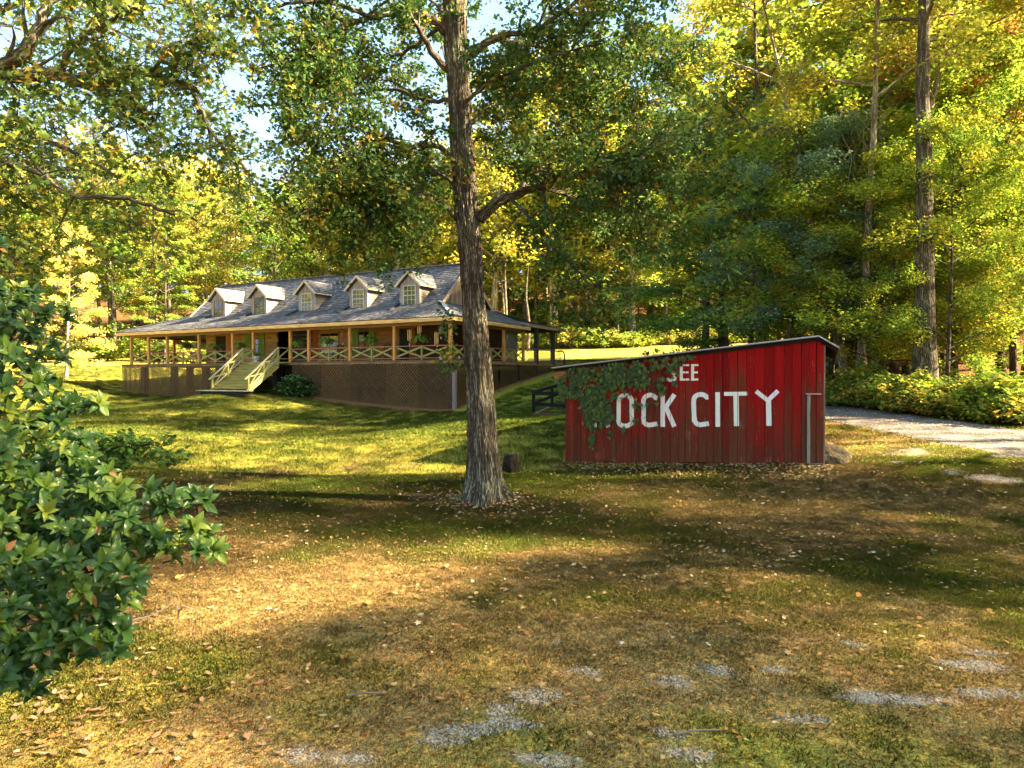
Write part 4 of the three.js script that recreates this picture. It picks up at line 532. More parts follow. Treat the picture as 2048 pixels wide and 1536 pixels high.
// things on the porch
{
  const r = rng(19), at = (ax, ay, t) => { const s = sAt(ax, t), [x, D] = worldOf(s, t); return V(x, yAt(ax, ay, t), -D); };
  // hanging ferns
  const fernGeo = (() => { const L = new Leaves(); for (let k = 0; k < 70; k++) { const a = r() * 6.283, len = 0.44 + 0.24 * r(), up = 0.1 + 0.5 * r(); let p = V(0, 0.02, 0), d = V(Math.cos(a), up * 2.2, Math.sin(a)).normalize(); for (let i = 0; i < 7; i++) { const nor = V().crossVectors(d, V(-Math.sin(a), 0, Math.cos(a))).normalize(); const c = pickColor(PAL.lime, r), q = 0.6 + 0.4 * r(); L.blade(SH.diamond, p, d.clone(), nor.y < 0 ? nor.negate() : nor, len / 5, [c[0] * 0.75 * q, c[1] * 1.05 * q, c[2] * q]); p = p.clone().addScaledVector(d, len / 6.5); d.y -= 0.34; d.normalize(); } } return L.geometry(); })();
  const fm = leafMat([1, 1, 1], 0.3), potG = new THREE.LatheGeometry([[0.001, -0.2], [0.12, -0.2], [0.17, 0], [0.185, 0.01], [0.17, 0.02], [0.12, 0.0]].map(([x, y]) => new THREE.Vector2(x, y)), 16), wires = (len) => [0, 2.09, 4.19].map((a) => tube([V(Math.cos(a) * 0.17, 0.01, Math.sin(a) * 0.17), V(0, len, 0)], [0.005, 0.005], 4));
  const spots = [[430, 692, 0.5, 'hanging fern basket in front of the dark door left of the stairs'], [480, 690, 0.5, 'hanging fern basket above the top of the left stair rail'], [596, 686, 0.5, 'hanging fern basket in the bay just right of the stairs'], [655, 682, 0.5, 'hanging fern basket left of the red wind chimes'], [741, 679, 0.5, 'hanging fern basket between the two green shutters right of the stairs'], [842, 676, 0.5, 'hanging fern basket between pale wind chimes at the right porch corner'], [323, 694, 4.5, 'hanging fern basket seen through the open left end of porch, left one'], [373, 692, 5.4, 'hanging fern basket seen through the open left end of porch, right one'], [991, 680, 1.2, 'hanging fern basket on the side porch right of the big oak trunk']];
  let first; for (const [ax, ay, t, label] of spots) {
    const p = ax > 950 ? (() => { const [x, D] = worldOf(0.9, 4.3); return V(x, EYE - (ay - HOR) / F * D, -D); })() : at(ax, ay, t); let o;
    if (!first) { o = first = thing('fern_basket', label, 'hanging plant', p, 0, 'hanging ferns along the porch'); mesh('foliage', fernGeo, fm, o, 'stuff'); mesh('pot', potG, wood(0.2, 0.1, 0.05), o); mesh('hanger', wires(EAVE - 0.2 - p.y), M.pipe, o); }
    else { o = first.clone(); o.name = numbered('fern_basket'); o.userData.label = label; o.position.copy(p); o.rotation.y = r() * 6; scene.add(o); }
  }
  // wind chimes
  const chime = (ax, ay, t, n, len, m, label, col = 0.03) => { const p = at(ax, ay, t), o = thing('wind_chime', label, 'wind chime', p, 0, 'wind chimes on the porch'); mesh('top_disc', new THREE.CylinderGeometry(0.13, 0.13, 0.03, 14), M.brownDoor, o); for (let k = 0; k < n; k++) { const a = k / n * 6.283, g = new THREE.CylinderGeometry(col, col, len * (0.75 + 0.06 * k), 8); g.translate(Math.cos(a) * 0.1, -len * (0.75 + 0.06 * k) / 2 - 0.04, Math.sin(a) * 0.1); mesh('tube', g, m, o); } mesh('sail', new THREE.CylinderGeometry(0.04, 0.025, 0.14, 8).translate(0, -len - 0.22, 0), M.white, o); mesh('cord', [tube([V(0, 0.02, 0), V(0, EAVE - 0.2 - p.y, 0)], [0.006, 0.006], 4), tube([V(0, -0.02, 0), V(0, -len - 0.16, 0)], [0.005, 0.005], 4)], M.pipe, o); };
  const brass = std({ color: lin(0.6, 0.42, 0.16), roughness: 0.4, metalness: 0.5 }), redT = std({ color: lin(0.35, 0.10, 0.07), roughness: 0.5 });
  chime(686, 664, 0.4, 5, 0.55, redT, 'wind chime of red tubes left of the third porch post from the right corner'); chime(819, 659, 0.4, 5, 0.7, brass, 'wind chime of long brass tubes beside the brown door'); chime(839, 650, 0.4, 5, 0.55, brass, 'wind chime of brass tubes hanging just above a fern basket'); chime(873, 664, 0.4, 5, 0.85, brass, 'longest brass wind chime, next to the right corner post'); chime(882, 652, 0.5, 4, 0.5, std({ color: lin(0.3, 0.32, 0.28), roughness: 0.4, metalness: 0.4 }), 'small grey wind chime right beside the longest brass chime', 0.02);
  // white urn with a plant at the top of the stairs
  { const p = at(512, 722, -0.35), o = thing('planter', 'white urn planter with a leafy plant at the top of the stairs', 'planter', V(p.x, DECK, p.z)); mesh('urn', new THREE.LatheGeometry([[0.001, 0], [0.17, 0], [0.17, 0.05], [0.1, 0.1], [0.2, 0.2], [0.27, 0.4], [0.29, 0.42], [0.24, 0.42], [0.001, 0.36]].map(([x, y]) => new THREE.Vector2(x, y)), 18), M.white, o); const L = new Leaves(); for (let k = 0; k < 5; k++) clump(L, V((r() - 0.5) * 0.3, 0.5 + 0.15 * r(), (r() - 0.5) * 0.3), 0.22, 40, 0.1, PAL.green, r); mesh('foliage', L.geometry(), fm, o, 'stuff'); }
  // star ornaments on the lattice top
  const star = (() => { const s = new THREE.Shape(); for (let k = 0; k < 10; k++) { const a = k / 10 * 6.283 + Math.PI / 2, q = k % 2 ? 0.055 : 0.13; k ? s.lineTo(Math.cos(a) * q, Math.sin(a) * q) : s.moveTo(Math.cos(a) * q, Math.sin(a) * q); } return new THREE.ExtrudeGeometry(s, { depth: 0.02, bevelEnabled: true, bevelSize: 0.008, bevelThickness: 0.01, bevelSegments: 1 }); })();
  { const p = at(882, 716, -0.1), o = thing('star_ornament', 'round grey star ornament on the porch edge left of the corner post', 'ornament', p, hAng, 'star ornaments at the porch corner'); mesh('star', star, M.white, o); mesh('ring', new THREE.TorusGeometry(0.14, 0.022, 8, 24), M.grey, o); const q = o.clone(); q.name = numbered('star_ornament'); q.userData.label = 'round grey star ornament on the porch edge right of the corner post'; const [x, D] = worldOf(-0.08, 0.55); q.position.set(x, p.y, -D); q.rotation.y = hAng + Math.PI / 2; scene.add(q); }
  // rocking chairs and a table on the porch, dim behind the railing
  const chair = (ax, t, label) => { const p = at(ax, 700, t), o = thing('porch_chair', label, 'chair', V(p.x, DECK, p.z), hAng, 'chairs standing on the porch'), m = wood(0.16, 0.085, 0.04); mesh('seat', box(-0.27, 0.27, 0.42, 0.46, -0.25, 0.25), m, o); for (const x of [-0.25, 0.25]) { mesh('leg', box(x - 0.025, x + 0.025, 0.03, 0.62, 0.2, 0.25), m, o); mesh('leg', box(x - 0.025, x + 0.025, 0.03, 1.15, -0.25, -0.2), m, o); mesh('armrest', box(x - 0.04, x + 0.04, 0.62, 0.65, -0.2, 0.27), m, o); mesh('rocker', tube(curve([V(x, 0.07, -0.45), V(x, 0.02, 0), V(x, 0.05, 0.4)], 8), Array(9).fill(0.02), 5), m, o); } for (let k = 0; k < 5; k++) mesh('slat', box(-0.2 + k * 0.1 - 0.03, -0.2 + k * 0.1 + 0.03, 0.5, 1.08, -0.235, -0.215), m, o); mesh('top_rail', box(-0.24, 0.24, 1.08, 1.15, -0.245, -0.205), m, o); };
  chair(676, 1.6, 'wooden porch rocker behind the railing near the red wind chimes'); chair(770, 1.8, 'wooden porch rocker against the log wall right of the green shutters'); chair(318, 2.2, 'wooden porch rocker at the open left end of the porch');
  { const p = at(388, 705, 2.0), o = thing('porch_bench', 'pale wooden bench at the left end of the porch behind the crossed railing', 'bench', V(p.x, DECK, p.z), hAng); const m = wood(0.4, 0.24, 0.12); mesh('seat', box(-0.7, 0.7, 0.4, 0.45, -0.2, 0.25), m, o); mesh('backrest', box(-0.7, 0.7, 0.5, 1.0, -0.24, -0.2), m, o); for (const x of [-0.62, 0.62]) { mesh('leg', box(x - 0.03, x + 0.03, 0, 0.4, 0.18, 0.23), m, o); mesh('leg', box(x - 0.03, x + 0.03, 0, 1.0, -0.19, -0.14), m, o); } }
}
// ---------------------------------------------------------------- the big oak in front
function limbs(spec, r, wood, clumps, o) {     // explicit limbs, then side shoots and twigs that carry clumps of leaves
  for (const { p, r0, r1 = 0.02, from = 0.3, n = 10, len = 1.1, leafy = 1, up = 0.1 } of spec) {
    const c = new THREE.CatmullRomCurve3(p, false, 'centripetal'), k = Math.max(10, p.length * 5), pts = c.getPoints(k).map((q, i) => q.add(rand3(r).multiplyScalar(i && i < k ? 0.02 : 0)));
    wood.push(tube(pts, pts.map((_, i) => lerp(r0, r1, Math.pow(i / k, 0.8))), 8));
    for (let j = 0; j < n; j++) {
      const t = lerp(from, 1, (j + r() * 0.9) / n), b = c.getPointAt(Math.min(1, t)), d = c.getTangentAt(Math.min(1, t)).multiplyScalar(0.6).addScaledVector(rand3(r), 1); d.y += up; d.normalize(); const L = len * (0.5 + 0.8 * r()), e = b.clone().addScaledVector(d, L), m = b.clone().lerp(e, 0.5).addScaledVector(rand3(r), 0.1 * L); e.y -= (o.sag ?? 0.15) * L;
      const sp = curve([b, m, e], 5), rr = lerp(r0, r1, t) * 0.45 + 0.004; wood.push(tube(sp, sp.map((_, i) => Math.max(0.005, rr * (1 - i / 5.6))), 5));
      for (let q = 0; q < (o.twigs ?? 4); q++) { const s = sp[1 + Math.floor(r() * 5)], td = d.clone().multiplyScalar(0.5).addScaledVector(rand3(r), 1); td.y -= 0.1; const te = s.clone().addScaledVector(td.normalize(), (o.twigLen ?? 0.5) * (0.5 + r())); wood.push(tube([s, s.clone().lerp(te, 0.5).addScaledVector(rand3(r), 0.03), te], [0.007, 0.005, 0.003], 3)); if (r() < leafy) clumps.push(te, s.clone().lerp(te, 0.6)); }
    }
  }
}
{
  const D = 16.4, r = rng(101), q = (x, y, d = D) => px(x, y, d), base = onGround(q(965, 1000).x, D), o = thing('oak_tree', 'tall oak with a thick bare grey-brown trunk standing in the middle of the lawn', 'tree', base);
  const loc = (v) => v.clone().sub(base), tp = [[968, 1012], [968, 985], [968, 950], [965, 880], [961, 800], [954, 700], [947, 600], [938, 480], [929, 370], [919, 220], [914, 100], [909, 0], [898, -140], [885, -320], [878, -480]].map(([x, y], i) => loc(q(x, y))), tr = [0.62, 0.49, 0.425, 0.365, 0.34, 0.31, 0.285, 0.28, 0.275, 0.265, 0.275, 0.275, 0.23, 0.16, 0.08];
  const cp = new THREE.CatmullRomCurve3(tp, false, 'centripetal'), n = 420, P = cp.getPoints(n), R = P.map((_, i) => { const f = i / n * (tr.length - 1), k = Math.min(tr.length - 2, Math.floor(f)); return lerp(tr[k], tr[k + 1], f - k); });
  const ripple = (a, l) => { const cx = Math.cos(a), cz = Math.sin(a), w = 0.5 * noise(cx * 2, l * 0.7, cz * 2), rid = Math.abs(noise(cx * 8 + w, l * 1.5, cz * 8)), fine = noise(cx * 20, l * 5, cz * 20), flare = smooth(1.2, 0, l) ** 1.5; return 0.075 * rid - 0.03 + 0.014 * fine + flare * (0.24 * Math.pow(Math.max(0, Math.cos(a * 2.5 + 0.6)), 2) + 0.05 * Math.sin(a * 7)) + 0.025 * noise(cx * 1.3, l * 0.5, cz * 1.3); };
  const trunk = mesh('trunk', tube(P, R, 110, ripple), M.bark, o);
  const wood = [], clumps = [], S = (pts) => pts.map((v) => loc(q(...v)));
  limbs([
    { p: S([[958, 440], [985, 412, 16.3], [1030, 390, 16.1], [1090, 372, 15.8], [1190, 338, 15.3], [1290, 300, 14.8], [1385, 268, 14.4]]), r0: 0.16, n: 26, len: 1.5, from: 0.28 },
    { p: S([[1085, 374, 15.8], [1150, 398, 16.8], [1230, 432, 17.8], [1310, 465, 18.4]]), r0: 0.06, n: 16, len: 1.3, from: 0.1 },
    { p: S([[1030, 390, 16.1], [1100, 325, 17.4], [1200, 255, 18.4], [1320, 200, 19]]), r0: 0.07, n: 20, len: 1.6, from: 0.15 },
    { p: S([[1150, 352, 15.5], [1230, 360, 14.6], [1330, 380, 14], [1390, 400, 13.8]]), r0: 0.05, n: 14, len: 1.2, from: 0.1 },
    { p: S([[1020, 395, 16.1], [1070, 450, 15.3], [1130, 520, 14.8], [1180, 560, 14.6]]), r0: 0.05, n: 12, len: 1.1, from: 0.2 },
    { p: S([[935, 118], [975, 88, 16.1], [1010, 72, 15.8], [1060, 66, 15.4], [1120, 32, 15], [1190, -25, 14.6], [1260, -60, 14.4]]), r0: 0.11, n: 16, len: 1.4, from: 0.35 },
    { p: S([[990, 80, 16], [1080, 98, 17], [1180, 120, 18], [1290, 102, 18.6], [1370, 130, 18.8]]), r0: 0.05, n: 18, len: 1.5, from: 0.2 },
    { p: S([[940, 250], [985, 212, 16.7], [1060, 190, 17.2], [1170, 150, 17.6], [1280, 180, 18]]), r0: 0.06, n: 16, len: 1.4, from: 0.2 },
    { p: S([[922, 215], [985, 165, 15.6], [1060, 132, 15], [1140, 105, 14.6], [1200, 90, 14.4]]), r0: 0.05, n: 16, len: 1.2, from: 0.15 }, { p: S([[914, 130], [975, 150, 17.4], [1050, 140, 18.2], [1110, 165, 18.6]]), r0: 0.05, n: 16, len: 1.3, from: 0.2 }, { p: S([[880, 60, 17], [800, 110, 17.8], [700, 120, 18.4], [600, 150, 18.8]]), r0: 0.05, n: 16, len: 1.4, from: 0.2 },
    { p: S([[896, 66], [860, 44, 16.2], [815, 32, 16.1], [750, 36, 15.8], [690, 56, 15.6], [610, 105, 15.2], [505, 148, 14.9]]), r0: 0.13, n: 18, len: 1.3, from: 0.4, leafy: 0.8 },
    { p: S([[745, 37, 15.8], [650, 8, 15], [560, 15, 14.6], [490, 50, 14.4]]), r0: 0.06, n: 14, len: 1.3, from: 0.15 },
    { p: S([[905, 150], [868, 112, 16], [838, 60, 15.7], [815, 20, 15.5], [800, -60, 15.2]]), r0: 0.1, n: 8, len: 1.4, from: 0.4 },
    { p: S([[695, 54, 15.6], [680, 110, 15.3], [640, 170, 15.1], [610, 230, 15]]), r0: 0.035, n: 10, len: 0.8, from: 0.2, leafy: 0.7 },
    { p: S([[910, 320], [870, 292, 15.8], [815, 298, 15.3], [755, 320, 14.9], [690, 356, 14.6], [630, 385, 14.4]]), r0: 0.075, n: 16, len: 1.2, from: 0.3 },
    { p: S([[815, 298, 15.3], [740, 262, 14.7], [660, 245, 14.4], [580, 262, 14.2]]), r0: 0.05, n: 16, len: 1.3, from: 0.15 },
    { p: S([[915, 440], [870, 395, 15.6], [810, 390, 15], [750, 405, 14.7], [690, 430, 14.5], [640, 440, 14.5]]), r0: 0.06, n: 17, len: 1.0, from: 0.25, up: 0 },
    { p: S([[800, 395, 15], [760, 430, 14.7], [735, 470, 14.6]]), r0: 0.03, n: 7, len: 0.6, from: 0.2, up: -0.1 },
    { p: S([[905, 200], [860, 205, 16.9], [780, 180, 17.6], [680, 200, 18.2], [600, 240, 18.6]]), r0: 0.06, n: 16, len: 1.5, from: 0.2 },
    { p: S([[918, 380], [880, 350, 17.2], [800, 350, 18], [720, 330, 18.6]]), r0: 0.05, n: 14, len: 1.3, from: 0.2 },
    { p: S([[902, -60], [820, -130, 16], [700, -160, 15], [560, -130, 14]]), r0: 0.11, n: 9, len: 1.6, leafy: 0.5 }, { p: S([[900, -100], [1000, -180, 16], [1150, -200, 15.4], [1300, -160, 15]]), r0: 0.11, n: 9, len: 1.6, leafy: 0.5 }, { p: S([[892, -220], [930, -330, 18], [1000, -420, 19.5]]), r0: 0.1, n: 7, len: 1.7, leafy: 0.5 }, { p: S([[890, -240], [850, -360, 14], [800, -460, 12.5]]), r0: 0.1, n: 7, len: 1.7, leafy: 0.5 }, { p: S([[880, -420], [860, -560, 16]]), r0: 0.08, n: 7, len: 1.8, from: 0.1, leafy: 0.5 },
    { p: S([[900, -20], [960, -90, 19], [1040, -120, 22], [1120, -100, 24]]), r0: 0.1, n: 12, len: 1.7 }, { p: S([[900, 60], [880, 20, 19], [820, -30, 22]]), r0: 0.09, n: 12, len: 1.6 },
  ], r, wood, clumps, { twigs: 5, twigLen: 0.6 });
  // short leafy shoots on the trunk
  for (const [x, y, d] of [[900, 620, 15.95], [898, 655, 15.95], [900, 690, 15.95], [896, 710, 15.95], [905, 730, 15.96], [935, 340, 15.95], [900, 380, 16], [905, 260, 16]]) clumps.push(loc(q(x, y, d)), loc(q(x - 6, y + 8, d)));
  mesh('limb', wood, M.barkDark, trunk);
  const L = new Leaves(); for (const c of clumps) clump(L, c, 0.22 + 0.14 * r(), 17 + Math.floor(r() * 10), 0.105, PAL.oak, r, { shape: SH.oak, flat: 0.7, tilt: 1.0, droop: 0.3 });
  mesh('crown', L.geometry(), leafMat([1, 1, 1], 0.5, 0.7), o); console.log('oak leaves', L.count / 14, clumps.length);
  // dead twigs hanging left of the trunk
  const dead = []; for (const pts of [[[905, 345, 15.5], [870, 350, 15], [832, 352, 14.6]], [[735, 368, 14.6], [752, 396, 14.6], [775, 412, 14.7], [800, 440, 14.8]], [[735, 368, 14.6], [722, 392, 14.5], [738, 430, 14.5], [746, 470, 14.5]], [[775, 412, 14.7], [750, 440, 14.6], [735, 455, 14.5]]]) { const c = curve(S(pts), 12); dead.push(tube(c, c.map((_, i) => 0.018 * (1 - i / 15)), 5)); } mesh('dead_twig', dead, M.dark, trunk);
}
// stump to the right of the oak
{
  const p = pick(1022, 944), b = onGround(p[0], p[1], -0.1), pts = [], R = []; for (let i = 0; i <= 14; i++) { pts.push(V(0.015 * i / 14, 0.62 * i / 14, 0)); R.push(i === 0 ? 0.31 : 0.27 - 0.06 * i / 14); } pts.push(V(0.01, 0.6, 0), V(0, 0.56, 0)); R.push(0.14, 0.01);
  const m = mesh('tree_stump', tube(pts, R, 40, (a, l, f) => 0.03 * Math.abs(noise(Math.cos(a) * 5, l * 2, Math.sin(a) * 5)) + 0.10 * smooth(0.35, 0, l) * Math.pow(Math.max(0, Math.cos(a - 0.3)), 2) - (l > 0.5 ? 0.06 * (0.5 + noise(Math.cos(a) * 3, 1, Math.sin(a) * 3)) : 0)), std({ color: lin(0.22, 0.19, 0.16), map: T.bark, bumpMap: T.barkBump, bumpScale: 0.02, roughness: 0.95 })); m.position.copy(b); tag(m, 'short dark broken stump just right of the big oak trunk', 'stump');
}
// ---------------------------------------------------------------- branches reaching in from the tree on the left
{
  const r = rng(202), base = onGround(-11.5, 11), loc = (v) => v.clone().sub(base), S = (pts) => pts.map((v) => loc(px(...v))), o = thing('sweetgum_tree', 'tree whose crooked limbs and green and orange leaves hang in from the upper left corner', 'tree', base), wood = [], clumps = [];
  const trunkPts = [V(0, -0.3, 0), V(0.1, 2, 0), V(0.0, 4, 0.1), V(0.2, 6.5, 0), V(0.1, 9, 0.1), V(0.3, 12, 0)]; const trunk = mesh('trunk', tube(curve(trunkPts, 40), Array.from({ length: 41 }, (_, i) => 0.36 - 0.24 * i / 40), 14), M.bark, o);
  limbs([
    { p: [trunkPts[3], ...S([[-160, 210, 11], [0, 140, 11], [50, 108, 11], [82, 60, 11], [100, 0, 11], [110, -80, 11]])], r0: 0.14, r1: 0.07, n: 12, len: 1.0, from: 0.5, leafy: 0.8 },
    { p: [trunkPts[2], ...S([[-120, 175, 11.2], [30, 155, 11.1], [110, 150, 11], [190, 172, 10.9], [235, 160, 10.8], [255, 150, 10.8], [310, 150, 10.7], [360, 170, 10.6], [395, 182, 10.6]])], r0: 0.13, r1: 0.05, n: 26, len: 0.95, from: 0.42 },
    { p: S([[385, 178, 10.6], [402, 215, 10.5], [425, 262, 10.4], [455, 305, 10.3], [500, 345, 10.3]]), r0: 0.035, n: 12, len: 0.6, from: 0.2 },
    { p: S([[120, 150, 11], [150, 95, 10.7], [200, 58, 10.4], [270, 20, 10.2], [310, -10, 10]]), r0: 0.06, n: 18, len: 0.95, from: 0.2 },
    { p: S([[385, 0, 10.4], [390, 30, 10.3], [396, 60, 10.3], [400, 84, 10.3]]), r0: 0.018, n: 4, len: 0.3, leafy: 0.3 },
    { p: S([[300, 150, 10.7], [340, 110, 10.4], [390, 90, 10.2], [430, 110, 10.1]]), r0: 0.03, n: 12, len: 0.7, from: 0.1 },
    { p: S([[200, 172, 10.9], [230, 215, 10.6], [280, 250, 10.4], [330, 250, 10.3]]), r0: 0.03, n: 14, len: 0.8, from: 0.1 },
    { p: [trunkPts[2].clone().add(V(0, -0.7, 0)), ...S([[-100, 265, 10.5], [0, 255, 10.2], [80, 275, 10], [160, 310, 9.9], [230, 350, 9.8]])], r0: 0.07, n: 24, len: 0.95, from: 0.35 },
    { p: [trunkPts[1].clone().add(V(0, 1.2, 0)), ...S([[-100, 370, 10.5], [10, 385, 10.2], [50, 410, 10.1], [80, 430, 10]])], r0: 0.05, n: 16, len: 0.8, from: 0.3 },
    { p: [trunkPts[1].clone().add(V(0, 1.6, 0)), ...S([[-60, 330, 9.6], [60, 340, 9.2], [150, 390, 9], [260, 400, 8.9], [350, 430, 8.9]])], r0: 0.06, n: 22, len: 0.75, from: 0.4 },
    { p: [trunkPts[1].clone().add(V(0, 0.6, 0)), ...S([[-120, 470, 10], [-20, 480, 9.8], [40, 520, 9.6], [70, 560, 9.5]])], r0: 0.05, n: 14, len: 0.7, from: 0.3 },
    { p: [trunkPts[3], ...S([[-150, 80, 12], [20, 20, 12.5], [160, -40, 13], [300, -60, 13.2]])], r0: 0.1, n: 20, len: 1.2, from: 0.4 }, { p: [trunkPts[4], V(1.5, 10, 1), V(4, 10.6, 2), V(6, 10.4, 3)], r0: 0.12, n: 18, len: 1.4 }, { p: [trunkPts[4], V(-2, 10, 1), V(-4, 10.6, -2)], r0: 0.12, n: 14, len: 1.4 }, { p: [trunkPts[5], V(1, 14, 0), V(1.5, 16, 0)], r0: 0.1, n: 16, len: 1.6, from: 0.1 }, { p: [trunkPts[3], V(0, 7.6, -2.5), V(0.5, 8, -5)], r0: 0.1, n: 14, len: 1.3 },
  ], r, wood, clumps, { twigs: 5, twigLen: 0.45 });
  mesh('limb', wood, M.bark, trunk); const L = new Leaves(), pal = [[0.05, 0.085, 0.018, 0.42], [0.085, 0.125, 0.02, 0.34], [0.17, 0.18, 0.025, 0.12], [0.30, 0.16, 0.025, 0.012], [0.26, 0.2, 0.03, 0.05]];
  for (const c of clumps) clump(L, c, 0.19 + 0.12 * r(), 7 + Math.floor(r() * 6), 0.095, pal, r, { shape: SH.star, tilt: 1.0, droop: 0.4, flat: 0.7 }); mesh('crown', L.geometry(), leafMat([1, 1, 1], 0.5, 0.7), o); console.log('gum leaves', L.count / 12);
}
// ---------------------------------------------------------------- glossy evergreen in the left foreground
{
  const r = rng(303), base = onGround(-5.0, 6.0), o = thing('magnolia_shrub', 'large glossy dark green evergreen shrub filling the left foreground', 'shrub', base), whorls = [], wood = [], loc = (v) => v.clone().sub(base);
  const outline = [[70, 640, 6.6, 80, 60], [60, 720, 6.4, 90, 60], [50, 810, 6.2, 100, 50], [165, 812, 6.4, 35, 22], [60, 900, 6, 120, 60], [60, 980, 5.8, 130, 60], [190, 935, 6, 40, 24], [150, 1010, 5.7, 120, 40], [270, 1000, 5.6, 90, 34], [375, 1000, 5.6, 36, 34], [60, 1080, 5.5, 130, 60], [220, 1070, 5.4, 110, 40], [330, 1080, 5.4, 80, 34], [410, 1085, 5.5, 30, 24], [60, 1170, 5.2, 130, 60], [190, 1150, 5.1, 100, 50], [50, 1250, 5, 120, 60], [180, 1240, 4.95, 90, 50], [235, 1285, 4.95, 40, 30], [40, 1320, 4.9, 60, 40], [-60, 700, 6, 90, 120], [-80, 950, 5.6, 120, 150], [-80, 1200, 5, 120, 130], [30, 580, 6.8, 60, 40], [-20, 520, 7, 50, 60], [260, 1190, 5.2, 30, 60], [25, 1365, 4.85, 55, 26], [110, 1300, 4.9, 60, 30]];
  for (const [x, y, d, rx, ry] of outline) { const n = Math.max(4, Math.round(rx * ry / 270)); for (let k = 0; k < n; k++) { const a = r() * 6.283, q = Math.sqrt(r()); whorls.push(loc(px(x + rx * q * Math.cos(a), y + ry * q * Math.sin(a), d - 0.25 + 0.7 * r()))); } }
  for (const [x, y, d] of [[380, 1010, 5.6], [410, 1085, 5.5], [330, 1080, 5.4], [240, 1280, 4.95], [270, 1000, 5.6], [160, 812, 6.4], [190, 935, 6]]) { const e = loc(px(x, y, d)), s0 = V(-0.3, clamp(e.y - 0.5, 0.3, 3), 0.1); for (let k = 0; k < 9; k++) { const f = 0.5 + 0.48 * k / 9; whorls.push(s0.clone().lerp(e, f).add(V(0.08 * (r() - 0.5), -0.1 * Math.sin(Math.PI * f) + 0.06 + 0.08 * (r() - 0.5), 0.14 * (r() - 0.5)))); } }
  const leafShape = [[-1, 0, 0.34], [-0.82, 0.17, 0.30], [-0.5, 0.3, 0.16], [-0.15, 0.24, 0.02], [0.1, 0, -0.02]];
  // one curved leaf with a midrib fold, base at the origin, along +x, about 1 long
  const leafG = (bend) => { const P = [], I = [], C = []; const nS = 6; for (let i = 0; i <= nS; i++) { const u = i / nS, w = 0.20 * Math.pow(Math.sin(Math.PI * Math.pow(u, 0.8)), 0.8) + 0.012, y = bend * (u - 1.3 * u * u); for (const k of [-1, -0.5, 0, 0.5, 1]) { P.push(u, y + Math.abs(k) * w * 0.3 - (k ? 0 : 0.012), k * w); C.push(1, 1, 1); } } for (let i = 0; i < nS; i++) for (let k = 0; k < 4; k++) { const a = i * 5 + k; I.push(a, a + 1, a + 5, a + 1, a + 6, a + 5); } const g = new THREE.BufferGeometry(); g.setAttribute('position', new THREE.Float32BufferAttribute(P, 3)); g.setIndex(I); g.computeVertexNormals(); return g; };
  const variants = [leafG(0.25), leafG(0.5), leafG(0.05), leafG(0.8)], glossy = (c) => new THREE.MeshPhysicalMaterial({ color: lin(...c), roughness: 0.4, transmission: 0.2, thickness: 0, clearcoat: 0.14, clearcoatRoughness: 0.2, specularIntensity: 0.2, side: THREE.DoubleSide });
  const cols = [[0.03, 0.066, 0.011], [0.044, 0.09, 0.013], [0.022, 0.05, 0.01], [0.085, 0.135, 0.016], [0.16, 0.19, 0.02], [0.30, 0.14, 0.045]], mats = cols.map(glossy), all = [];
  for (const w of whorls) {
    const c = w, ax = c.clone().sub(V(-1.2, 1.2, -0.6)).setY(0).normalize().multiplyScalar(0.5).add(V(0.25, 0.75, 0.55)).addScaledVector(rand3(r), 0.35).normalize(), n = 7 + Math.floor(r() * 5), young = r(), u = V().crossVectors(ax, V(0, 0, 1)).normalize(), v = V().crossVectors(ax, u);
    const b = c.clone().addScaledVector(ax, -0.09); b.x -= 0.05; wood.push(tube([b, c.clone().addScaledVector(ax, -0.06), c], [0.008, 0.007, 0.006], 4));
    for (let k = 0; k < n; k++) { const a = k * 2.4 + r() * 0.5, open = 0.15 + 0.75 * (1 - k / n) + 0.3 * r(), d = u.clone().multiplyScalar(Math.cos(a)).addScaledVector(v, Math.sin(a)).multiplyScalar(open + 0.25).addScaledVector(ax, 1.05 - open).normalize(), p = c.clone().addScaledVector(ax, -0.02 * (1 - k / n)), nor = ax.clone().addScaledVector(d, -ax.dot(d)).normalize(), size = 0.075 + 0.075 * r(); const ci = r() < 0.02 ? 5 : young > 0.8 && k > n * 0.4 ? (r() < 0.5 ? 4 : 3) : young > 0.62 ? (r() < 0.5 ? 3 : 1) : Math.floor(r() * 3); all.push([p, d, nor, size, ci, Math.floor(r() * 4)]); }
  }
  // hanging brown leaves inside
  const M4 = new THREE.Matrix4(), merged = cols.map(() => []); let parts = 0; const order = all.map((a, i) => [px0(a[0]), i]).sort((a, b) => a[0] - b[0]).map((q) => q[1]); function px0(p) { const w = p.clone().add(base); const sx = 1024 + F * w.x / -w.z, sy = HOR + (EYE - w.y) * F / -w.z; return (sx < 0 || sy < 0 || sx > 2048 || sy > 1536 ? 100 : 0) - w.z + r() * 1.2; }
  for (const i of order) { const [p, d, nor, size, ci, vi] = all[i]; M4.makeBasis(d, nor, V().crossVectors(d, nor)).scale(V(size, size, size)).setPosition(p); if (parts < 298) { const m = mesh('leaf', variants[vi], mats[ci], o); m.applyMatrix4(M4); parts++; } else merged[ci].push(variants[vi].clone().applyMatrix4(M4)); }
  merged.forEach((L, i) => { if (L.length) mesh('foliage', L, mats[i], o, 'stuff'); }); console.log('magnolia leaves', all.length);
  const trunkTop = loc(px(-60, 900, 5.9)); wood.push(tube(curve([V(-0.4, -0.2, 0), V(-0.3, 1, 0.1), trunkTop, loc(px(-20, 600, 6.6))], 20), Array.from({ length: 21 }, (_, i) => 0.07 - 0.05 * i / 20), 8));
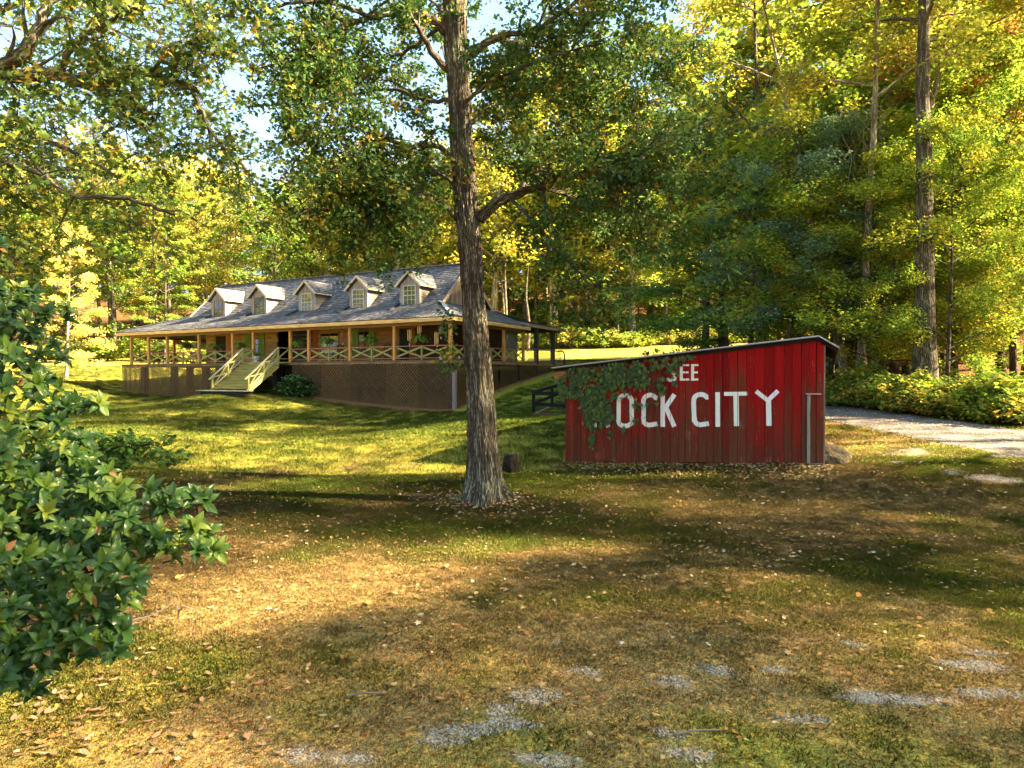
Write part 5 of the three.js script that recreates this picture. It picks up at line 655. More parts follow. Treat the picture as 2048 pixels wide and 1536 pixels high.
  for (const [x, y, d] of [[380, 1010, 5.6], [410, 1085, 5.5], [330, 1080, 5.4], [240, 1280, 4.95], [180, 1150, 5.1], [270, 1000, 5.6], [160, 812, 6.4], [100, 640, 6.5], [60, 1250, 5], [190, 935, 6]]) { const e = loc(px(x, y, d)), s = V(-0.3, clamp(e.y - 0.5, 0.3, 3), 0.1), c = curve([s, s.clone().lerp(e, 0.5).add(V(0, -0.12, 0)), e], 12); wood.push(tube(c, c.map((_, i) => 0.022 * (1 - i / 14)), 6)); }
  mesh('branch', wood, M.barkDark, o);
}
// lobed-leaved sprig behind it, and a bare dead branch on the ground
{
  const r = rng(404), base = onGround(-6.6, 10.4), loc = (v) => v.clone().sub(base), o = thing('oak_sapling', 'slender sapling with a flat spray of lobed green leaves behind the glossy shrub', 'sapling', base), wood = [], clumps = [];
  limbs([{ p: [V(-0.4, -0.1, 0), V(-0.3, 0.6, 0), ...[[90, 925, 9.6], [170, 905, 9.4], [240, 895, 9.2], [310, 890, 9.1]].map((v) => loc(px(...v)))], r0: 0.025, r1: 0.006, n: 16, len: 0.42, from: 0.35, up: -0.1 }, { p: [[150, 905, 9.4], [200, 925, 9.2], [250, 925, 9.1]].map((v) => loc(px(...v))), r0: 0.01, r1: 0.005, n: 10, len: 0.3, from: 0.2 }], r, wood, clumps, { twigs: 3, twigLen: 0.18 });
  mesh('stem', wood, M.barkDark, o); const L = new Leaves(); for (const c of clumps) clump(L, c, 0.13, 7, 0.11, PAL.dark, r, { shape: SH.oak, tilt: 0.7 }); mesh('foliage', L.geometry(), leafMat([1.3, 1.3, 1.1], 0.5, 0.7), o, 'stuff');
  const p = pick(360, 1245), d = thing('dead_branch', 'small forked dead branch standing out of the leaf litter beside the glossy shrub', 'branch', onGround(...p)), tw = (pts, rr) => mesh('twig', tube(curve(pts.map((q) => V(...q)), 10), Array.from({ length: 11 }, (_, i) => rr * (1 - i / 13)), 5), M.grey, d);
  tw([[-0.02, -0.05, 0], [0, 0.1, 0], [0.08, 0.17, 0.02], [0.2, 0.13, 0.03], [0.28, 0.1, 0.02]], 0.012); tw([[0, 0.1, 0], [-0.03, 0.2, 0], [-0.01, 0.3, 0]], 0.008); tw([[-0.55, 0.02, 0.1], [-0.3, 0.08, 0.05], [-0.12, 0.2, 0], [-0.08, 0.35, 0]], 0.011);
  for (const [x, y, l, a, label] of [[1114, 1290, 0.28, 0.2, 'upright broken grey stick in the grass below the shed'], [1400, 1470, 0.42, 1.5, 'dark stick lying flat in the green foreground grass'], [735, 1402, 0.32, 1.35, 'curved grey stick lying in the brown foreground litter']]) { const c = pick(x, y), st = mesh('stick', tube(curve([V(-l / 2, 0.02, 0), V(-l * 0.1, 0.05, 0.02), V(l / 2, 0.02, -0.01)], 8), Array.from({ length: 9 }, (_, i) => 0.012 - 0.0008 * i), 6), M.grey); st.position.copy(onGround(...c)); st.rotation.set(0, a === 0.2 ? 1.3 : a * 0.1, a === 0.2 ? 0.35 : 0); tag(st, label, 'stick'); }
}
// broad-leaved shrub beside the stairs
{
  const r = rng(505), [x, D] = worldOf(11.6, -0.95), b = onGround(x, D, 0), o = thing('broadleaf_shrub', 'rounded dark green broad-leaved shrub at the foot of the porch right of the stairs', 'shrub', b), L = new Leaves(), wood = [];
  for (let k = 0; k < 150; k++) { const d = rand3(r); d.y = Math.abs(d.y); const q = 0.7 + 0.35 * r(), c = V(d.x * 1.15 * q + 0.1, 0.15 + d.y * 1.15 * q, d.z * 0.75 * q); clump(L, c, 0.2, 9, 0.24, [[0.055, 0.10, 0.03, 0.6], [0.09, 0.14, 0.04, 0.4]], r, { shape: SH.oval, tilt: 0.6 }); if (k % 4 === 0) wood.push(tube([V(c.x * 0.2, -0.1, c.z * 0.2), c.clone().multiplyScalar(0.6), c], [0.014, 0.01, 0.005], 4)); }
  mesh('stem', wood, M.barkDark, o); mesh('foliage', L.geometry(), leafMat([1, 1, 1], 0.3, 0.45), o, 'stuff');
}
// ---------------------------------------------------------------- the wood: prototypes, single trees, then the hillside
const proto = {
  broad: growTree({ seed: 1, H: 21, r0: 0.34, base: 0.22, limbs: 26, spread: 5.6, leaves: 7600, leafSize: 0, leaf: 0.3, clumpR: 1.0, pal: PAL.gold, gap: 0.06, tilt: 0.8 }),
  tall: growTree({ seed: 2, H: 24, r0: 0.3, base: 0.34, limbs: 24, spread: 4.4, leaves: 6600, leaf: 0.3, clumpR: 0.95, pal: PAL.mixed, gap: 0.08, tilt: 0.8 }),
  lime: growTree({ seed: 3, H: 17, r0: 0.24, base: 0.14, limbs: 26, spread: 4.8, leaves: 7200, leaf: 0.29, clumpR: 0.95, pal: PAL.lime, flat: 0.4, flatSub: 0.3 }),
  low: growTree({ seed: 4, H: 10, r0: 0.15, base: 0.1, limbs: 20, spread: 3.9, leaves: 5600, leaf: 0.25, clumpR: 0.8, pal: PAL.green, stems: 2 }),
  gold2: growTree({ seed: 5, H: 19, r0: 0.28, base: 0.16, limbs: 28, spread: 5, leaves: 7600, leaf: 0.3, clumpR: 1.0, pal: PAL.lime.concat(), gap: 0.05 }),
};
const shrubGeo = (seed, pal, R = 1.5, n = 60, leaf = 0.2) => { const r = rng(seed), L = new Leaves(), wood = []; for (let k = 0; k < n; k++) { const d = rand3(r); d.y = Math.abs(d.y); const q = Math.pow(r(), 0.45) * R, c = V(d.x * q, 0.2 + d.y * q * 1.1, d.z * q); clump(L, c, 0.42, 28, leaf, pal, r, { tilt: 0.7 }); if (k % 3 === 0) wood.push(tube([V(c.x * 0.15, -0.2, c.z * 0.15), V(c.x * 0.6, c.y * 0.6, c.z * 0.6), c], [0.025, 0.016, 0.006], 4)); } return { wood: mergeGeometries(wood), leaves: L.geometry() }; };
const bush = [shrubGeo(21, PAL.mixed), shrubGeo(22, PAL.lime), shrubGeo(23, PAL.green)];
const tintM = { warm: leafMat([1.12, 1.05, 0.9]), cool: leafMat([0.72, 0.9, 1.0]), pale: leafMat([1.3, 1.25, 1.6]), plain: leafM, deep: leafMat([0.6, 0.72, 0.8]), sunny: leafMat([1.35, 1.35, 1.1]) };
const onSpot = (ax, D, up = 0) => onGround((ax - 1024) / F * D, D, up);
// trees that can be told apart
{
  const y = growTree({ seed: 61, H: 12.5, r0: 0.14, base: 0.1, limbs: 36, spread: 3.3, leaves: 15000, leaf: 0.13, clumpR: 0.55, pal: PAL.yellow, up0: 0.1, up1: 1.0, flat: 0.6, tilt: 1, profile: (f) => 1 - 0.72 * f });
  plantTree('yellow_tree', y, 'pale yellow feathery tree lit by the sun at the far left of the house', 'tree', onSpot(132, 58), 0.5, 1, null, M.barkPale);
  const pine = growTree({ seed: 62, H: 16, r0: 0.2, base: 0.12, limbs: 34, spread: 3.6, leaves: 12000, leaf: 0.17, clumpR: 0.6, pal: PAL.lime, flat: 0.35, flatSub: 0.2, up0: 0, up1: 0.6 });
  plantTree('feathery_tree', pine, 'bright green tree with layered feathery sprays behind the left end of the house', 'tree', onSpot(330, 76), 0, 1.0, null, M.barkDark); 
  const dk = growTree({ seed: 63, H: 15.5, r0: 0.26, base: 0.1, limbs: 40, spread: 6.0, leaves: 42000, leaf: 0.17, clumpR: 0.85, pal: PAL.dark, flat: 0.6, flatSub: 0.25, up0: -0.05, up1: 0.8, sag: 0.22 });
  plantTree('dark_tree', dk, 'dense dark green tree with two leaning trunks directly behind the red shed roof', 'tree', onSpot(1440, 46), 1.0, [1, 0.95, 1], null, M.barkDark, leafMat([1.3, 1.35, 1.2], 0.5));
  const mp = growTree({ seed: 64, H: 14, r0: 0.18, base: 0.14, limbs: 36, spread: 5.2, leaves: 34000, leaf: 0.17, clumpR: 0.85, pal: PAL.maple, flat: 0.6, flatSub: 0.5, up0: 0.1, up1: 0.8, twigs: true });
  const a = plantTree('maple_tree', mp, 'yellow-green maple with flat layered sprays above the right end of the shed', 'tree', onSpot(1625, 36), 0, 1, null, M.barkDark, leafMat([1.35, 1.3, 1.1], 0.58)); 
  again(a, onSpot(1752, 32), 2.1, [0.85, 0.8, 0.85], 'yellow-green maple with low sprays hanging over the drive in front of the big straight trunk'); again(a, onSpot(2030, 34), 4.0, [1.1, 1.15, 1.1], 'green and gold maple at the right edge of the picture beyond the drive'); again(a, onSpot(1905, 38), 5.2, [1.1, 1.35, 1.1], 'tall maple with sunlit yellow leaves between the big straight trunk and the right edge'); again(a, onSpot(1893, 29.2), 1.2, [0.62, 0.85, 0.62], 'young maple reaching across the big straight trunk beyond the drive'); again(a, onSpot(1700, 40), 0.9, [0.9, 0.62, 0.9], 'small yellow-green maple beneath the forked golden tree'); again(a, onSpot(1960, 36), 2.9, [1, 0.7, 1], 'small green and gold maple low at the right between the bushes and the tall maple'); again(a, onSpot(1885, 43), 1.9, [1.1, 0.95, 1.1], 'maple half hidden behind the big straight trunk'); again(a, onSpot(1560, 52), 3.3, [1.1, 1.3, 1.1], 'green maple behind the dense dark tree, right of it');
  const tl = growTree({ seed: 65, H: 15, r0: 0.2, base: 0.3, limbs: 30, spread: 4.4, leaves: 26000, leaf: 0.17, clumpR: 0.75, pal: PAL.teal, flat: 0.6, flatSub: 0.4, up0: 0, up1: 0.7, sag: 0.3, twigs: true });
  plantTree('cedar_tree', tl, 'bluish green drooping tree above the middle of the shed roof', 'tree', onSpot(1572, 34.5), 0.3, [0.95, 0.95, 0.95], null, M.barkDark, leafMat([1.5, 1.5, 1.5], 0.5));
  const big = growTree({ seed: 66, H: 30, r0: 0.5, base: 0.52, limbs: 30, spread: 6.5, leaves: 32000, leaf: 0.19, clumpR: 0.95, pal: PAL.maple, lean: 0.005, gap: 0.05 });
  plantTree('straight_oak', big, 'tall tree with a thick straight trunk at the forest edge beyond the drive', 'tree', onSpot(1850, 29.5), 1, 1, null, M.bark);
  const rs = growTree({ seed: 69, H: 23, r0: 0.22, base: 0.62, limbs: 18, spread: 3.2, leaves: 9000, leaf: 0.16, clumpR: 0.6, pal: PAL.rust, lean: 0.01, gap: 0.1 });
  plantTree('rusty_tree', rs, 'tree with a rust-orange top beside the tall straight trunk', 'tree', onSpot(1905, 34.5), 1, [1, 0.96, 1], null, M.barkDark);
  const ms = growTree({ seed: 67, H: 26, r0: 0.42, base: 0.5, limbs: 34, spread: 5.6, leaves: 30000, leaf: 0.19, clumpR: 0.9, pal: PAL.gold, stems: 3, gap: 0.05 });
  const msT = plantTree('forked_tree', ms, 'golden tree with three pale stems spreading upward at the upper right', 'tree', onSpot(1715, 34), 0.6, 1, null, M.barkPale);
  // dead vines hanging round its trunk
  { const r = rng(88), v = [], c = px(1720, 320, 33); for (let k = 0; k < 34; k++) { const x = c.x + (r() - 0.5) * 2.6, z = c.z + (r() - 0.5) * 2, y0 = c.y + 1.8 + 1.5 * r(), L = 2 + 4 * r(), pts = []; for (let i = 0; i < 7; i++) pts.push(V(x + (r() - 0.5) * 0.6, y0 - L * i / 6, z + (r() - 0.5) * 0.5)); const cc = curve(pts, 14); v.push(tube(cc, cc.map(() => 0.008 + 0.012 * (k % 4 === 0)), 4)); } tag(mesh('vines', v, wood(0.24, 0.2, 0.14)), 'tangle of dry grey vines hanging down the forked golden tree', 'vines'); }
  const lt = growTree({ seed: 68, H: 20, r0: 0.24, base: 0.2, limbs: 34, spread: 4.8, leaves: 30000, leaf: 0.18, clumpR: 0.85, pal: PAL.lime, gap: 0.03 });
  plantTree('slender_tree', lt, 'slender light green tree rising behind the bluish green one', 'tree', onSpot(1500, 58), 0, [1, 1.15, 1]); 
}
// the hillside wood
{
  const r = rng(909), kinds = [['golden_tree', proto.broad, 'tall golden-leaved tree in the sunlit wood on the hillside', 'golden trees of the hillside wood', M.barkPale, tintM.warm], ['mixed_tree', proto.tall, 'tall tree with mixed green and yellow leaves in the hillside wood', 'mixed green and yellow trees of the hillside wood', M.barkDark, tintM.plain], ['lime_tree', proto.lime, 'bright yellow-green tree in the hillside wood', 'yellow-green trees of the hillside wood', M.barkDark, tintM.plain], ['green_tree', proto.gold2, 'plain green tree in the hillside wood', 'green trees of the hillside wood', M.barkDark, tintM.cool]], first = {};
  const where = (p) => { const ax = 1024 + F * p.x / -p.z, D = -p.z; if (ax < -20 || ax > 2068) return ax < 0 ? 'outside the picture on the left' : 'outside the picture on the right'; return (ax < 110 ? 'above the glossy foreground shrub' : ax < 235 ? 'just left of the log house' : ax < 330 ? 'above the left end of the porch roof' : ax < 430 ? 'above the first dormer from the left' : ax < 520 ? 'above the second dormer from the left' : ax < 610 ? 'above the middle dormer' : ax < 720 ? 'above the fourth dormer' : ax < 830 ? 'above the fifth dormer' : ax < 910 ? 'just left of the big oak trunk' : ax < 1000 ? 'just right of the big oak trunk' : ax < 1080 ? 'above the rear porch roof' : ax < 1160 ? 'above the black board fence' : ax < 1250 ? 'above the creeper on the shed' : ax < 1340 ? 'above the small painted word' : ax < 1440 ? 'above the dense dark tree' : ax < 1540 ? 'above the big painted words' : ax < 1640 ? 'above the right end of the shed' : ax < 1740 ? 'just right of the shed' : ax < 1850 ? 'left of the big straight trunk' : ax < 1950 ? 'right of the big straight trunk' : 'at the right edge of the picture') + (D < 60 ? ', near the drive' : D < 96 ? ', front row of the wood' : D < 107 ? ', second row of the wood' : ', high on the hill'); };
  const looks = ['golden tree', 'green-yellow tree', 'bright lime tree', 'plain green tree'];
  const put = (k, p, s) => { const label = looks[k] + ' ' + where(p); const [n, g, , group, bark, lm] = kinds[k]; const sc = [s * (0.9 + 0.2 * r()), s, s * (0.9 + 0.2 * r())]; if (!first[k]) first[k] = plantTree(n, g, label, 'tree', p, r() * 6.3, sc, group, bark, lm); else again(first[k], p, r() * 6.3, sc, label); };
  const clear = (x, D) => { const [s, t] = houseSD(x, D); return s > -6 && s < 36 && t > -8 && t < 22; };
  for (const [D0, step, jit] of [[92, 5.4, 3], [101, 5.2, 3], [113, 5.4, 4]]) for (let x = -0.8 * D0 - 4; x < 0.5 * D0; x += step) { const X = x + (r() - 0.5) * jit, D = D0 - 0.05 * X * (X > 0 ? 1 : -0.6) * 1 + (r() - 0.5) * jit - (X < -25 ? 6 : 0); if (clear(X, D)) continue; const q = r(), k = q < 0.4 ? 0 : q < 0.62 ? 1 : q < 0.85 ? 2 : 3; put(k, onGround(X, D), 0.85 + 0.4 * r()); }
  for (let i = 0; i < 12; i++) put(i % 2 ? 0 : 2, onGround(-48 - 16 * (i % 3) - 4 * r(), 6 + i * 3.4), 1 + 0.2 * r());
  for (const [ax, D, k, sc] of [[985, 86, 0, 1.6], [1050, 90, 2, 2.1], [1110, 87, 0, 1.75], [1165, 90, 2, 2.0], [1200, 92, 1, 1.5], [1265, 88, 0, 1.45], [1330, 88, 2, 1.75], [1390, 90, 0, 1.5], [1450, 55, 1, 1.2], [1520, 52, 0, 1.4], [1530, 41, 2, 1.65], [1410, 56, 2, 1.45], [1640, 50, 0, 1.4], [1760, 50, 2, 1.7], [1830, 46, 0, 1.35], [1930, 48, 2, 1.7], [2010, 44, 0, 1.4], [1990, 54, 1, 1.4], [1590, 56, 2, 1.9], [1700, 56, 1, 1.4], [800, 92, 0, 1.25], [880, 94, 2, 1.5], [640, 98, 0, 1.2]]) put(k, onSpot(ax, D), sc);
  // right-hand wood, deeper in
  for (let i = 0; i < 18; i++) { const D = 36 + 20 * r(), X = D * (0.36 + 0.40 * r()) + 2; if (X < 0.4 * D + 4 && D < 60 && X / D < 0.45 || X > 0.78 * D) continue; put([0, 1, 2, 3][Math.floor(r() * 4)], onGround(X, D), 0.8 + 0.4 * r()); }
  // bushes at the foot of the wood and along the drive
  const bushes = [['woodland_bush', bush[0], 'low mixed bush edging the far wood'], ['woodland_bush', bush[1], 'low bright bush edging the far wood']]; const fb = {};
  const putBush = (name, g, lb, group, p, s, lm) => { const label = lb + ' ' + where(p).split(',')[0], key = name + lb, sc = [s * (0.9 + 0.3 * r()), s * (0.7 + 0.5 * r()), s]; if (!fb[key]) fb[key] = plantTree(name, g, label, 'bush', p, r() * 6.3, sc, group, M.barkDark, lm ?? leafM); else again(fb[key], p, r() * 6.3, sc, label); };
  for (let x = -72; x < 30; x += 2.6) { const D = 85.5 - 0.05 * x * (x > 0 ? 1 : -0.6) + (r() - 0.5) * 3 - (x < -25 ? 6 : 0); if (clear(x, D)) continue; const b = bushes[r() < 0.6 ? 0 : 1]; putBush(b[0], b[1], b[2], b === bushes[0] ? 'mixed bushes edging the hillside wood' : 'bright bushes edging the hillside wood', onGround(x + r(), D), 0.9 + 0.9 * r()); }
  for (let i = 0; i < 34; i++) { const X = -4 + 32 * r(), D = 88 + 14 * r(); const b = bushes[i % 2]; putBush(b[0], b[1], b[2], i % 2 ? 'bright bushes edging the hillside wood' : 'mixed bushes edging the hillside wood', onGround(X, D), 1.5 + 1.2 * r(), i % 2 ? tintM.sunny : tintM.warm); }
  for (let i = 0; i < 34; i++) { const f = i / 33, ax = lerp(1650, 2044, f) + (r() - 0.5) * 16, ey = ax < 1760 ? lerp(811, 825, (ax - 1655) / 105) : lerp(825, 862, (ax - 1760) / 288), D = pick(ax, ey)[1] + 0.9 + 2.2 * r() * r(); putBush('roadside_bush', i % 3 === 1 ? bush[1] : bush[0], i % 3 === 1 ? 'bright bush beyond the gravel drive' : 'green and gold bush beyond the gravel drive', i % 3 === 1 ? 'bright bushes along the far edge of the drive' : 'mixed bushes along the far edge of the drive', onSpot(ax, D), 0.5 + 0.45 * r(), tintM.sunny); }
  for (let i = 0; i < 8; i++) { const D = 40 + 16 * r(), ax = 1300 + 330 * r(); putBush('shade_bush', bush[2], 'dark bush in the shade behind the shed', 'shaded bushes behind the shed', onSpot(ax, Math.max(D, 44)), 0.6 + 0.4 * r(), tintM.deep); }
  // slim bare trunks inside the wood
  const pole = (() => { const p = curve([V(0, -0.3, 0), V(0.1, 4, 0), V(-0.1, 8, 0.1), V(0.1, 13, 0)], 12); return tube(p, p.map((_, i) => 0.16 * (1 - i / 15)), 7); })(); let pf; const polePlaces = [[1052, 82], [1075, 88], [1004, 84], [1150, 90], [1235, 86], [1282, 90], [1190, 88], [230, 84], [610, 92], [655, 88], [420, 90], [1010, 80], [1760, 44], [1660, 46]];
  for (const [ax, D] of polePlaces) { const p = onSpot(ax + (r() - 0.5) * 10, D); const s = [0.8 + 0.9 * r(), 0.8 + 0.4 * r(), 0.8 + 0.9 * r()]; if (!pf) { pf = thing('bare_trunk', 'slim bare tree trunk showing between the leaves at the edge of the wood', 'tree trunk', p, 0, 'bare trunks in the wood'); pf.scale.set(...s); mesh('trunk', pole, M.bark, pf); pf.userData.label = 'slim bare trunk ' + where(p); } else again(pf, p, r() * 6, s, 'slim bare trunk ' + where(p)); }
  // the far wood on the ridge, one mass
  const N = 210, im = (geo, mat, name, sel) => { const m = new THREE.InstancedMesh(geo, mat, sel.length); const M4 = new THREE.Matrix4(), q = new THREE.Quaternion(); sel.forEach(([p, a, s], i) => m.setMatrixAt(i, M4.compose(p, q.setFromAxisAngle(V(0, 1, 0), a), V(s, s, s)))); m.name = name; m.castShadow = m.receiveShadow = true; return m; };
  const far = [[], []]; for (let i = 0; i < N; i++) { const D = 122 + 70 * r(), X = (r() * 2 - 1) * 0.95 * D; far[i % 2].push([onGround(X, D, -0.5), r() * 6.3, 1 + 0.4 * r()]); }
  const fw = thing('far_wood', 'mass of golden and green treetops along the ridge far behind', 'wood'); fw.userData.kind = 'stuff'; fw.add(im(proto.broad.leaves, tintM.plain, 'foliage', far[0]), im(proto.lime.leaves, tintM.warm, 'foliage', far[1]), im(proto.broad.wood, M.barkPale, 'trunks', far[0]), im(proto.lime.wood, M.barkDark, 'trunks', far[1]));
}
// ---------------------------------------------------------------- unseen trees added to shade the lawn, crowns cut open for the sun patches
{
  const litPx = [[[330, 1262], [400, 1185], [560, 1150], [760, 1120], [1010, 1080], [1050, 1092], [920, 1150], [760, 1192], [560, 1230]], [[60, 1400], [120, 1355], [300, 1300], [420, 1262], [330, 1320], [160, 1380]], [[560, 1132], [640, 1105], [800, 1092], [780, 1104], [640, 1128]], [[1000, 868], [1140, 838], [1140, 852], [1010, 880]], [[390, 985], [480, 955], [500, 965], [420, 992]], [[160, 880], [300, 835], [520, 800], [560, 806], [360, 850], [200, 890]], [[380, 872], [560, 845], [660, 815], [680, 822], [560, 860], [400, 884]], [[1110, 1105], [1200, 1080], [1190, 1100], [1120, 1115]]];
  const lit = litPx.map(toPoly), hit = (p) => { let k = p.y / SUN.y, x = p.x - SUN.x * k, D = -(p.z - SUN.z * k); for (let i = 0; i < 2; i++) { k = (p.y - groundY(x, D)) / SUN.y; x = p.x - SUN.x * k; D = -(p.z - SUN.z * k); } return [x, D]; };
  const r = rng(707), spots = [[24, 2, 1.3], [25, 7.5, 1.35], [26.5, 13, 1.1], [23, -2.5, 1.25], [29, 0.5, 1.4], [30, -5, 1.4], [31, 5.5, 1.45], [33, 11, 1.2], [36, -2, 1.5], [39, 5, 1.3], [26, 18.5, 1.25], [30, 24, 1.35], [27, 27, 1.25], [24.5, 11, 1.3]];
  for (const [i, [x, D, s]] of spots.entries()) {
    const base = onGround(x, D), t = growTree({ seed: 800 + i, H: 20 * s, r0: 0.32, base: 0.16, limbs: 30, spread: 5.2 * s, leaves: D < 9 ? 6000 : D < 17 ? 5400 : 4800, leaf: 0.3, clumpR: 1.05, pal: PAL.mixed, twigs: false, skip: (p) => { const [hx, hD] = hit(p.clone().add(base)); return lit.some((P) => inPoly(hx, hD, P) || inPoly(hx + 0.35, hD + 0.25, P) || inPoly(hx - 0.35, hD - 0.25, P) || inPoly(hx + 0.2, hD - 0.3, P) || inPoly(hx - 0.2, hD + 0.3, P)); } });
    plantTree('added_shade_tree', t, 'broad green and yellow tree added out of view to shade the lawn', 'tree', base, 0, 1, 'added trees right of the picture that shade the lawn');
  }
}
// ---------------------------------------------------------------- grass, fallen leaves and pebbles
function scatter(name, label, category, geo, mat, list, parent) {   // list of [x, D, up, yaw, tilt, scale, color]
  const m = new THREE.InstancedMesh(geo, mat, list.length), M4 = new THREE.Matrix4(), q = new THREE.Quaternion(), e = new THREE.Euler(), c = new THREE.Color();
  list.forEach(([x, D, up, yaw, tilt, s, col], i) => { const p = onGround(x, D, up), ex = groundY(x + 0.15, D) - groundY(x - 0.15, D), ed = groundY(x, D + 0.15) - groundY(x, D - 0.15); e.set(tilt - Math.atan(ed / 0.3) * Math.cos(yaw) * 0 , yaw, (tilt || 0) * 0.6, 'YXZ'); q.setFromEuler(e); q.premultiply(new THREE.Quaternion().setFromUnitVectors(V(0, 1, 0), V(-ex / 0.3, 1, ed / 0.3).normalize())); m.setMatrixAt(i, M4.compose(p, q, typeof s === 'number' ? V(s, s, s) : s)); m.setColorAt(i, c.setRGB(...col)); });
  m.name = numbered(name); m.castShadow = m.receiveShadow = true; tag(m, label, category, null, 'stuff'); (parent ?? scene).add(m); return m;
}
{
  const r = rng(1234);
  const tuft = (n, R, hgt, seed) => { const q = rng(seed), L = new Leaves(); for (let k = 0; k < n; k++) { const a = q() * 6.283, d = Math.sqrt(q()) * R, o = V(Math.cos(a) * d, -0.005, Math.sin(a) * d), b = q() * 6.283, lean = 0.35 + 0.9 * q(), dir = V(Math.cos(b) * lean, 1, Math.sin(b) * lean).normalize(), nor = V(-Math.sin(b), 0, Math.cos(b)), H = hgt * (0.5 + 0.8 * q()), v = 0.75 + 0.5 * q(); L.blade([[0, -0.055, 0], [0, 0.055, 0], [0.62, 0.045, 0.0], [1, 0, -0.16], [0.62, -0.045, 0.0]], o, dir, nor, H, [v, v, v * (0.7 + 0.5 * q())]); } return L.geometry(); };
  const blade = new THREE.MeshPhysicalMaterial({ vertexColors: true, roughness: 0.9, specularIntensity: 0.1, transmission: 0.25, thickness: 0, side: THREE.DoubleSide }), near = tuft(34, 0.13, 0.034, 1), mid = tuft(40, 0.3, 0.075, 2), A = [], B = [];
  const grassCol = (x, D, g) => { const k = 0.8 + 0.5 * r(), dry = r() < 0.5 - 0.55 * g ? 1 : 0; let c = groundColor(x, D); c = dry ? [0.37, 0.26, 0.105] : mix3(c.map((v) => v * 1.25), [0.19, 0.26, 0.035], clamp(0.25 + 0.65 * g)); return c.map((v) => v * k); };
  const seen = (x, D) => Math.abs(x) < 0.76 * D + 1.2 && !inPoly(x, D, shedPoly);
  for (let i = 0; i < 150000; i++) { const D = 4.6 + 15.4 * Math.sqrt(r()), x = (r() * 2 - 1) * (0.76 * D + 1); if (!seen(x, D)) continue; const g = green(x, D), gv = gravelAt(x, D); if (r() > 0.4 + 0.55 * smooth(0.2, 0.75, g) || gv > 0.35 + 0.5 * r() || inPoly(x, D, roadPoly)) continue; A.push([x, D, 0, r() * 6.3, 0, (r() < 0.04 * g ? 1.7 : 1) * (0.55 + 0.75 * r() * (0.6 + 0.6 * g)), grassCol(x, D, g)]); }
  for (let i = 0; i < 60000; i++) { const D = 18 + 52 * Math.pow(r(), 0.7), x = (r() * 2 - 1) * 0.78 * D; if (!seen(x, D) || x > 0.42 * D + 3 && D > 24 || inPoly(x, D, roadPoly)) continue; const [s, t] = houseSD(x, D); if (s > -0.2 && s < 31.3 && t > -0.1 && t < 14) continue; if (s > -1.4 && s < 12.2 && t > -0.9 && t < 14) continue; const g = green(x, D); if (r() > 0.3 + 0.7 * g) continue; B.push([x, D, 0, r() * 6.3, 0, 0.7 + 0.6 * r(), grassCol(x, D, g)]); }
  scatter('grass', 'thin short grass and dry blades over the front lawn', 'grass', near, blade, A); scatter('grass', 'short green lawn grass sloping up to the house', 'grass', mid, blade, B); console.log('grass', A.length, B.length);
  // fallen leaves
  const fl = (shape, curl) => { const L = new Leaves(), s = shape.map(([a, b, c]) => [a - 0.5, b, c + curl * (a - 0.5) ** 2 + curl * b * b * 0.8]); L.blade(s, V(0, 0, 0), V(1, 0, 0), V(0, 1, 0), 1, [1, 1, 1]); return L.geometry(); };
  const dryM = new THREE.MeshPhysicalMaterial({ roughness: 0.85, specularIntensity: 0.15, transmission: 0.15, thickness: 0, side: THREE.DoubleSide }), cols = [[0.34, 0.17, 0.05], [0.25, 0.12, 0.04], [0.42, 0.27, 0.11], [0.52, 0.40, 0.22], [0.18, 0.085, 0.03], [0.38, 0.24, 0.05], [0.55, 0.48, 0.34]], put = (n, lo, hi, pw, arr) => { for (let i = 0; i < n; i++) { const D = lo + (hi - lo) * Math.pow(r(), pw), x = (r() * 2 - 1) * (0.76 * D + 1); if (!seen(x, D)) continue; const [s, t] = houseSD(x, D); if (s > 0 && s < 31 && t > 0 && t < 14) continue; const cl = fbm(x * 0.35, D * 0.35, 40); if (r() > 0.5 + 1.3 * cl + (D < 18 ? 0.12 : -0.12)) continue; arr[Math.floor(r() * 3)].push([x, D, 0.012 + 0.03 * r(), r() * 6.3, (r() - 0.5) * 0.9, 0.035 + 0.075 * r() * (0.4 + r() * r()), cols[Math.floor(r() * r() * 7)]]); } };
  const leavesAt = [[], [], []]; put(11000, 4.8, 21, 0.6, leavesAt); put(9000, 17, 48, 0.8, leavesAt);
  for (let i = 0; i < 2600; i++) { const x = r() * 7.6 - 0.2, t = -Math.pow(r(), 2) * 1.6 - 0.05, [X, D] = shedP(x, t); leavesAt[i % 3].push([X, D, 0.015 + 0.03 * r(), r() * 6.3, (r() - 0.5), 0.05 + 0.04 * r(), cols[Math.floor(r() * 6)]]); }
  for (let i = 0; i < 900; i++) { const a = r() * 6.3, d = 0.5 + 1.4 * r() * r(); const X = -0.7 + Math.cos(a) * d, D = 16.4 + Math.sin(a) * d; leavesAt[i % 3].push([X, D, 0.015 + 0.02 * r(), r() * 6.3, (r() - 0.5), 0.05 + 0.04 * r(), cols[Math.floor(r() * 6)]]); }
  scatter('fallen_leaves', 'brown lobed oak leaves lying all over the lawn', 'leaves', fl(SH.oak, 0.35), dryM, leavesAt[0]); scatter('fallen_leaves', 'tan star-shaped leaves lying all over the lawn', 'leaves', fl(SH.star, 0.3), dryM, leavesAt[1]); scatter('fallen_leaves', 'plain curled oval leaves lying all over the lawn', 'leaves', fl(SH.oval.map(([a, b, c]) => [a, b * 1.1, c]), 0.6), dryM, leavesAt[2]);
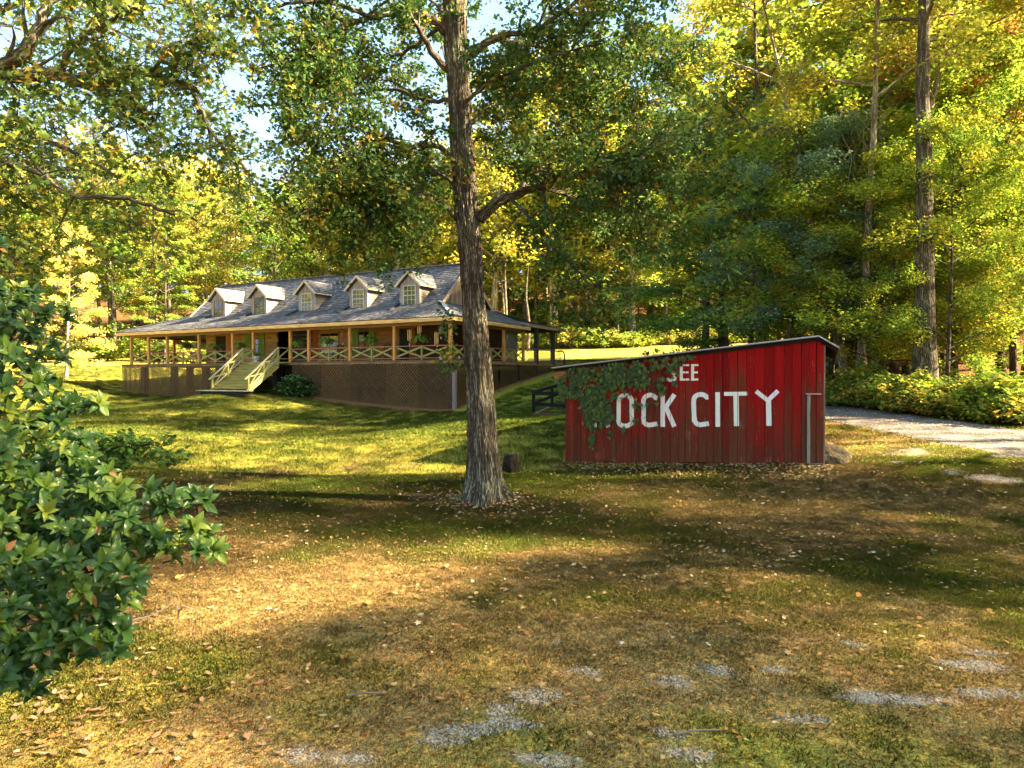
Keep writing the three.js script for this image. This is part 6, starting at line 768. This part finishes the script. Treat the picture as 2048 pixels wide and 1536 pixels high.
  // large fallen leaves under the evergreen
  const mg = [[], []]; for (let i = 0; i < 170; i++) { const ax = 20 + 640 * r() * r() + 60 * r(), ay = 1180 + 340 * r(), [x, D] = pick(ax, ay); mg[i % 2].push([x, D, 0.02, r() * 6.3, (r() - 0.5) * 0.5, 0.075 + 0.05 * r(), [[0.36, 0.19, 0.08], [0.30, 0.17, 0.09], [0.42, 0.27, 0.15], [0.24, 0.12, 0.06]][Math.floor(r() * 4)]]); }
  scatter('fallen_leaves', 'long leathery brown leaves lying beneath the glossy evergreen shrub', 'leaves', fl([[0, 0, 0], [0.3, -0.17, 0.03], [0.7, -0.16, 0.03], [1, 0, -0.03], [0.7, 0.16, 0.03], [0.3, 0.17, 0.03]], 0.5), dryM, mg[0].concat(mg[1]));
  // pebbles in the gravel patches and along the drive
  const peb = new THREE.IcosahedronGeometry(1, 0); { const p = peb.attributes.position, q = rng(4), moved = new Map(); for (let i = 0; i < p.count; i++) { const k = [p.getX(i), p.getY(i), p.getZ(i)].map((v) => v.toFixed(3)).join(); if (!moved.has(k)) moved.set(k, 0.75 + 0.5 * q()); const f = moved.get(k); p.setXYZ(i, p.getX(i) * f, p.getY(i) * f * 0.6, p.getZ(i) * f); } peb.computeVertexNormals(); }
  const st = []; for (const [cx, cD, rx, rD] of gravelPatches) { const n = Math.min(3000, Math.round(rx * rD * 11000)); for (let i = 0; i < n; i++) { const x = cx + (r() * 2 - 1) * rx * 1.5, D = cD + (r() * 2 - 1) * rD * 1.5; if (gravelAt(x, D) < 0.06 + 0.6 * r()) continue; const k = 0.75 + 0.6 * r(); st.push([x, D, 0.002, r() * 6.3, r(), 0.006 + 0.014 * r() * r(), [0.31 * k, 0.26 * k, 0.19 * k]]); } }
  for (let i = 0; i < 16000; i++) { const x = 7 + 28 * r(), D = 15 + 20 * r(); if (!inPoly(x, D, roadPoly) || x > 0.78 * D) continue; const k = 0.75 + 0.6 * r(); st.push([x, D, 0.012, r() * 6.3, r(), 0.012 + 0.03 * r() * r(), [0.4 * k, 0.385 * k, 0.38 * k]]); }
  scatter('gravel', 'pale grey pebbles in the bare patches of the lawn and on the drive', 'gravel', peb, std({ roughness: 0.95 }), st); console.log('pebbles', st.length);
}
renderer.render(scene, camera);
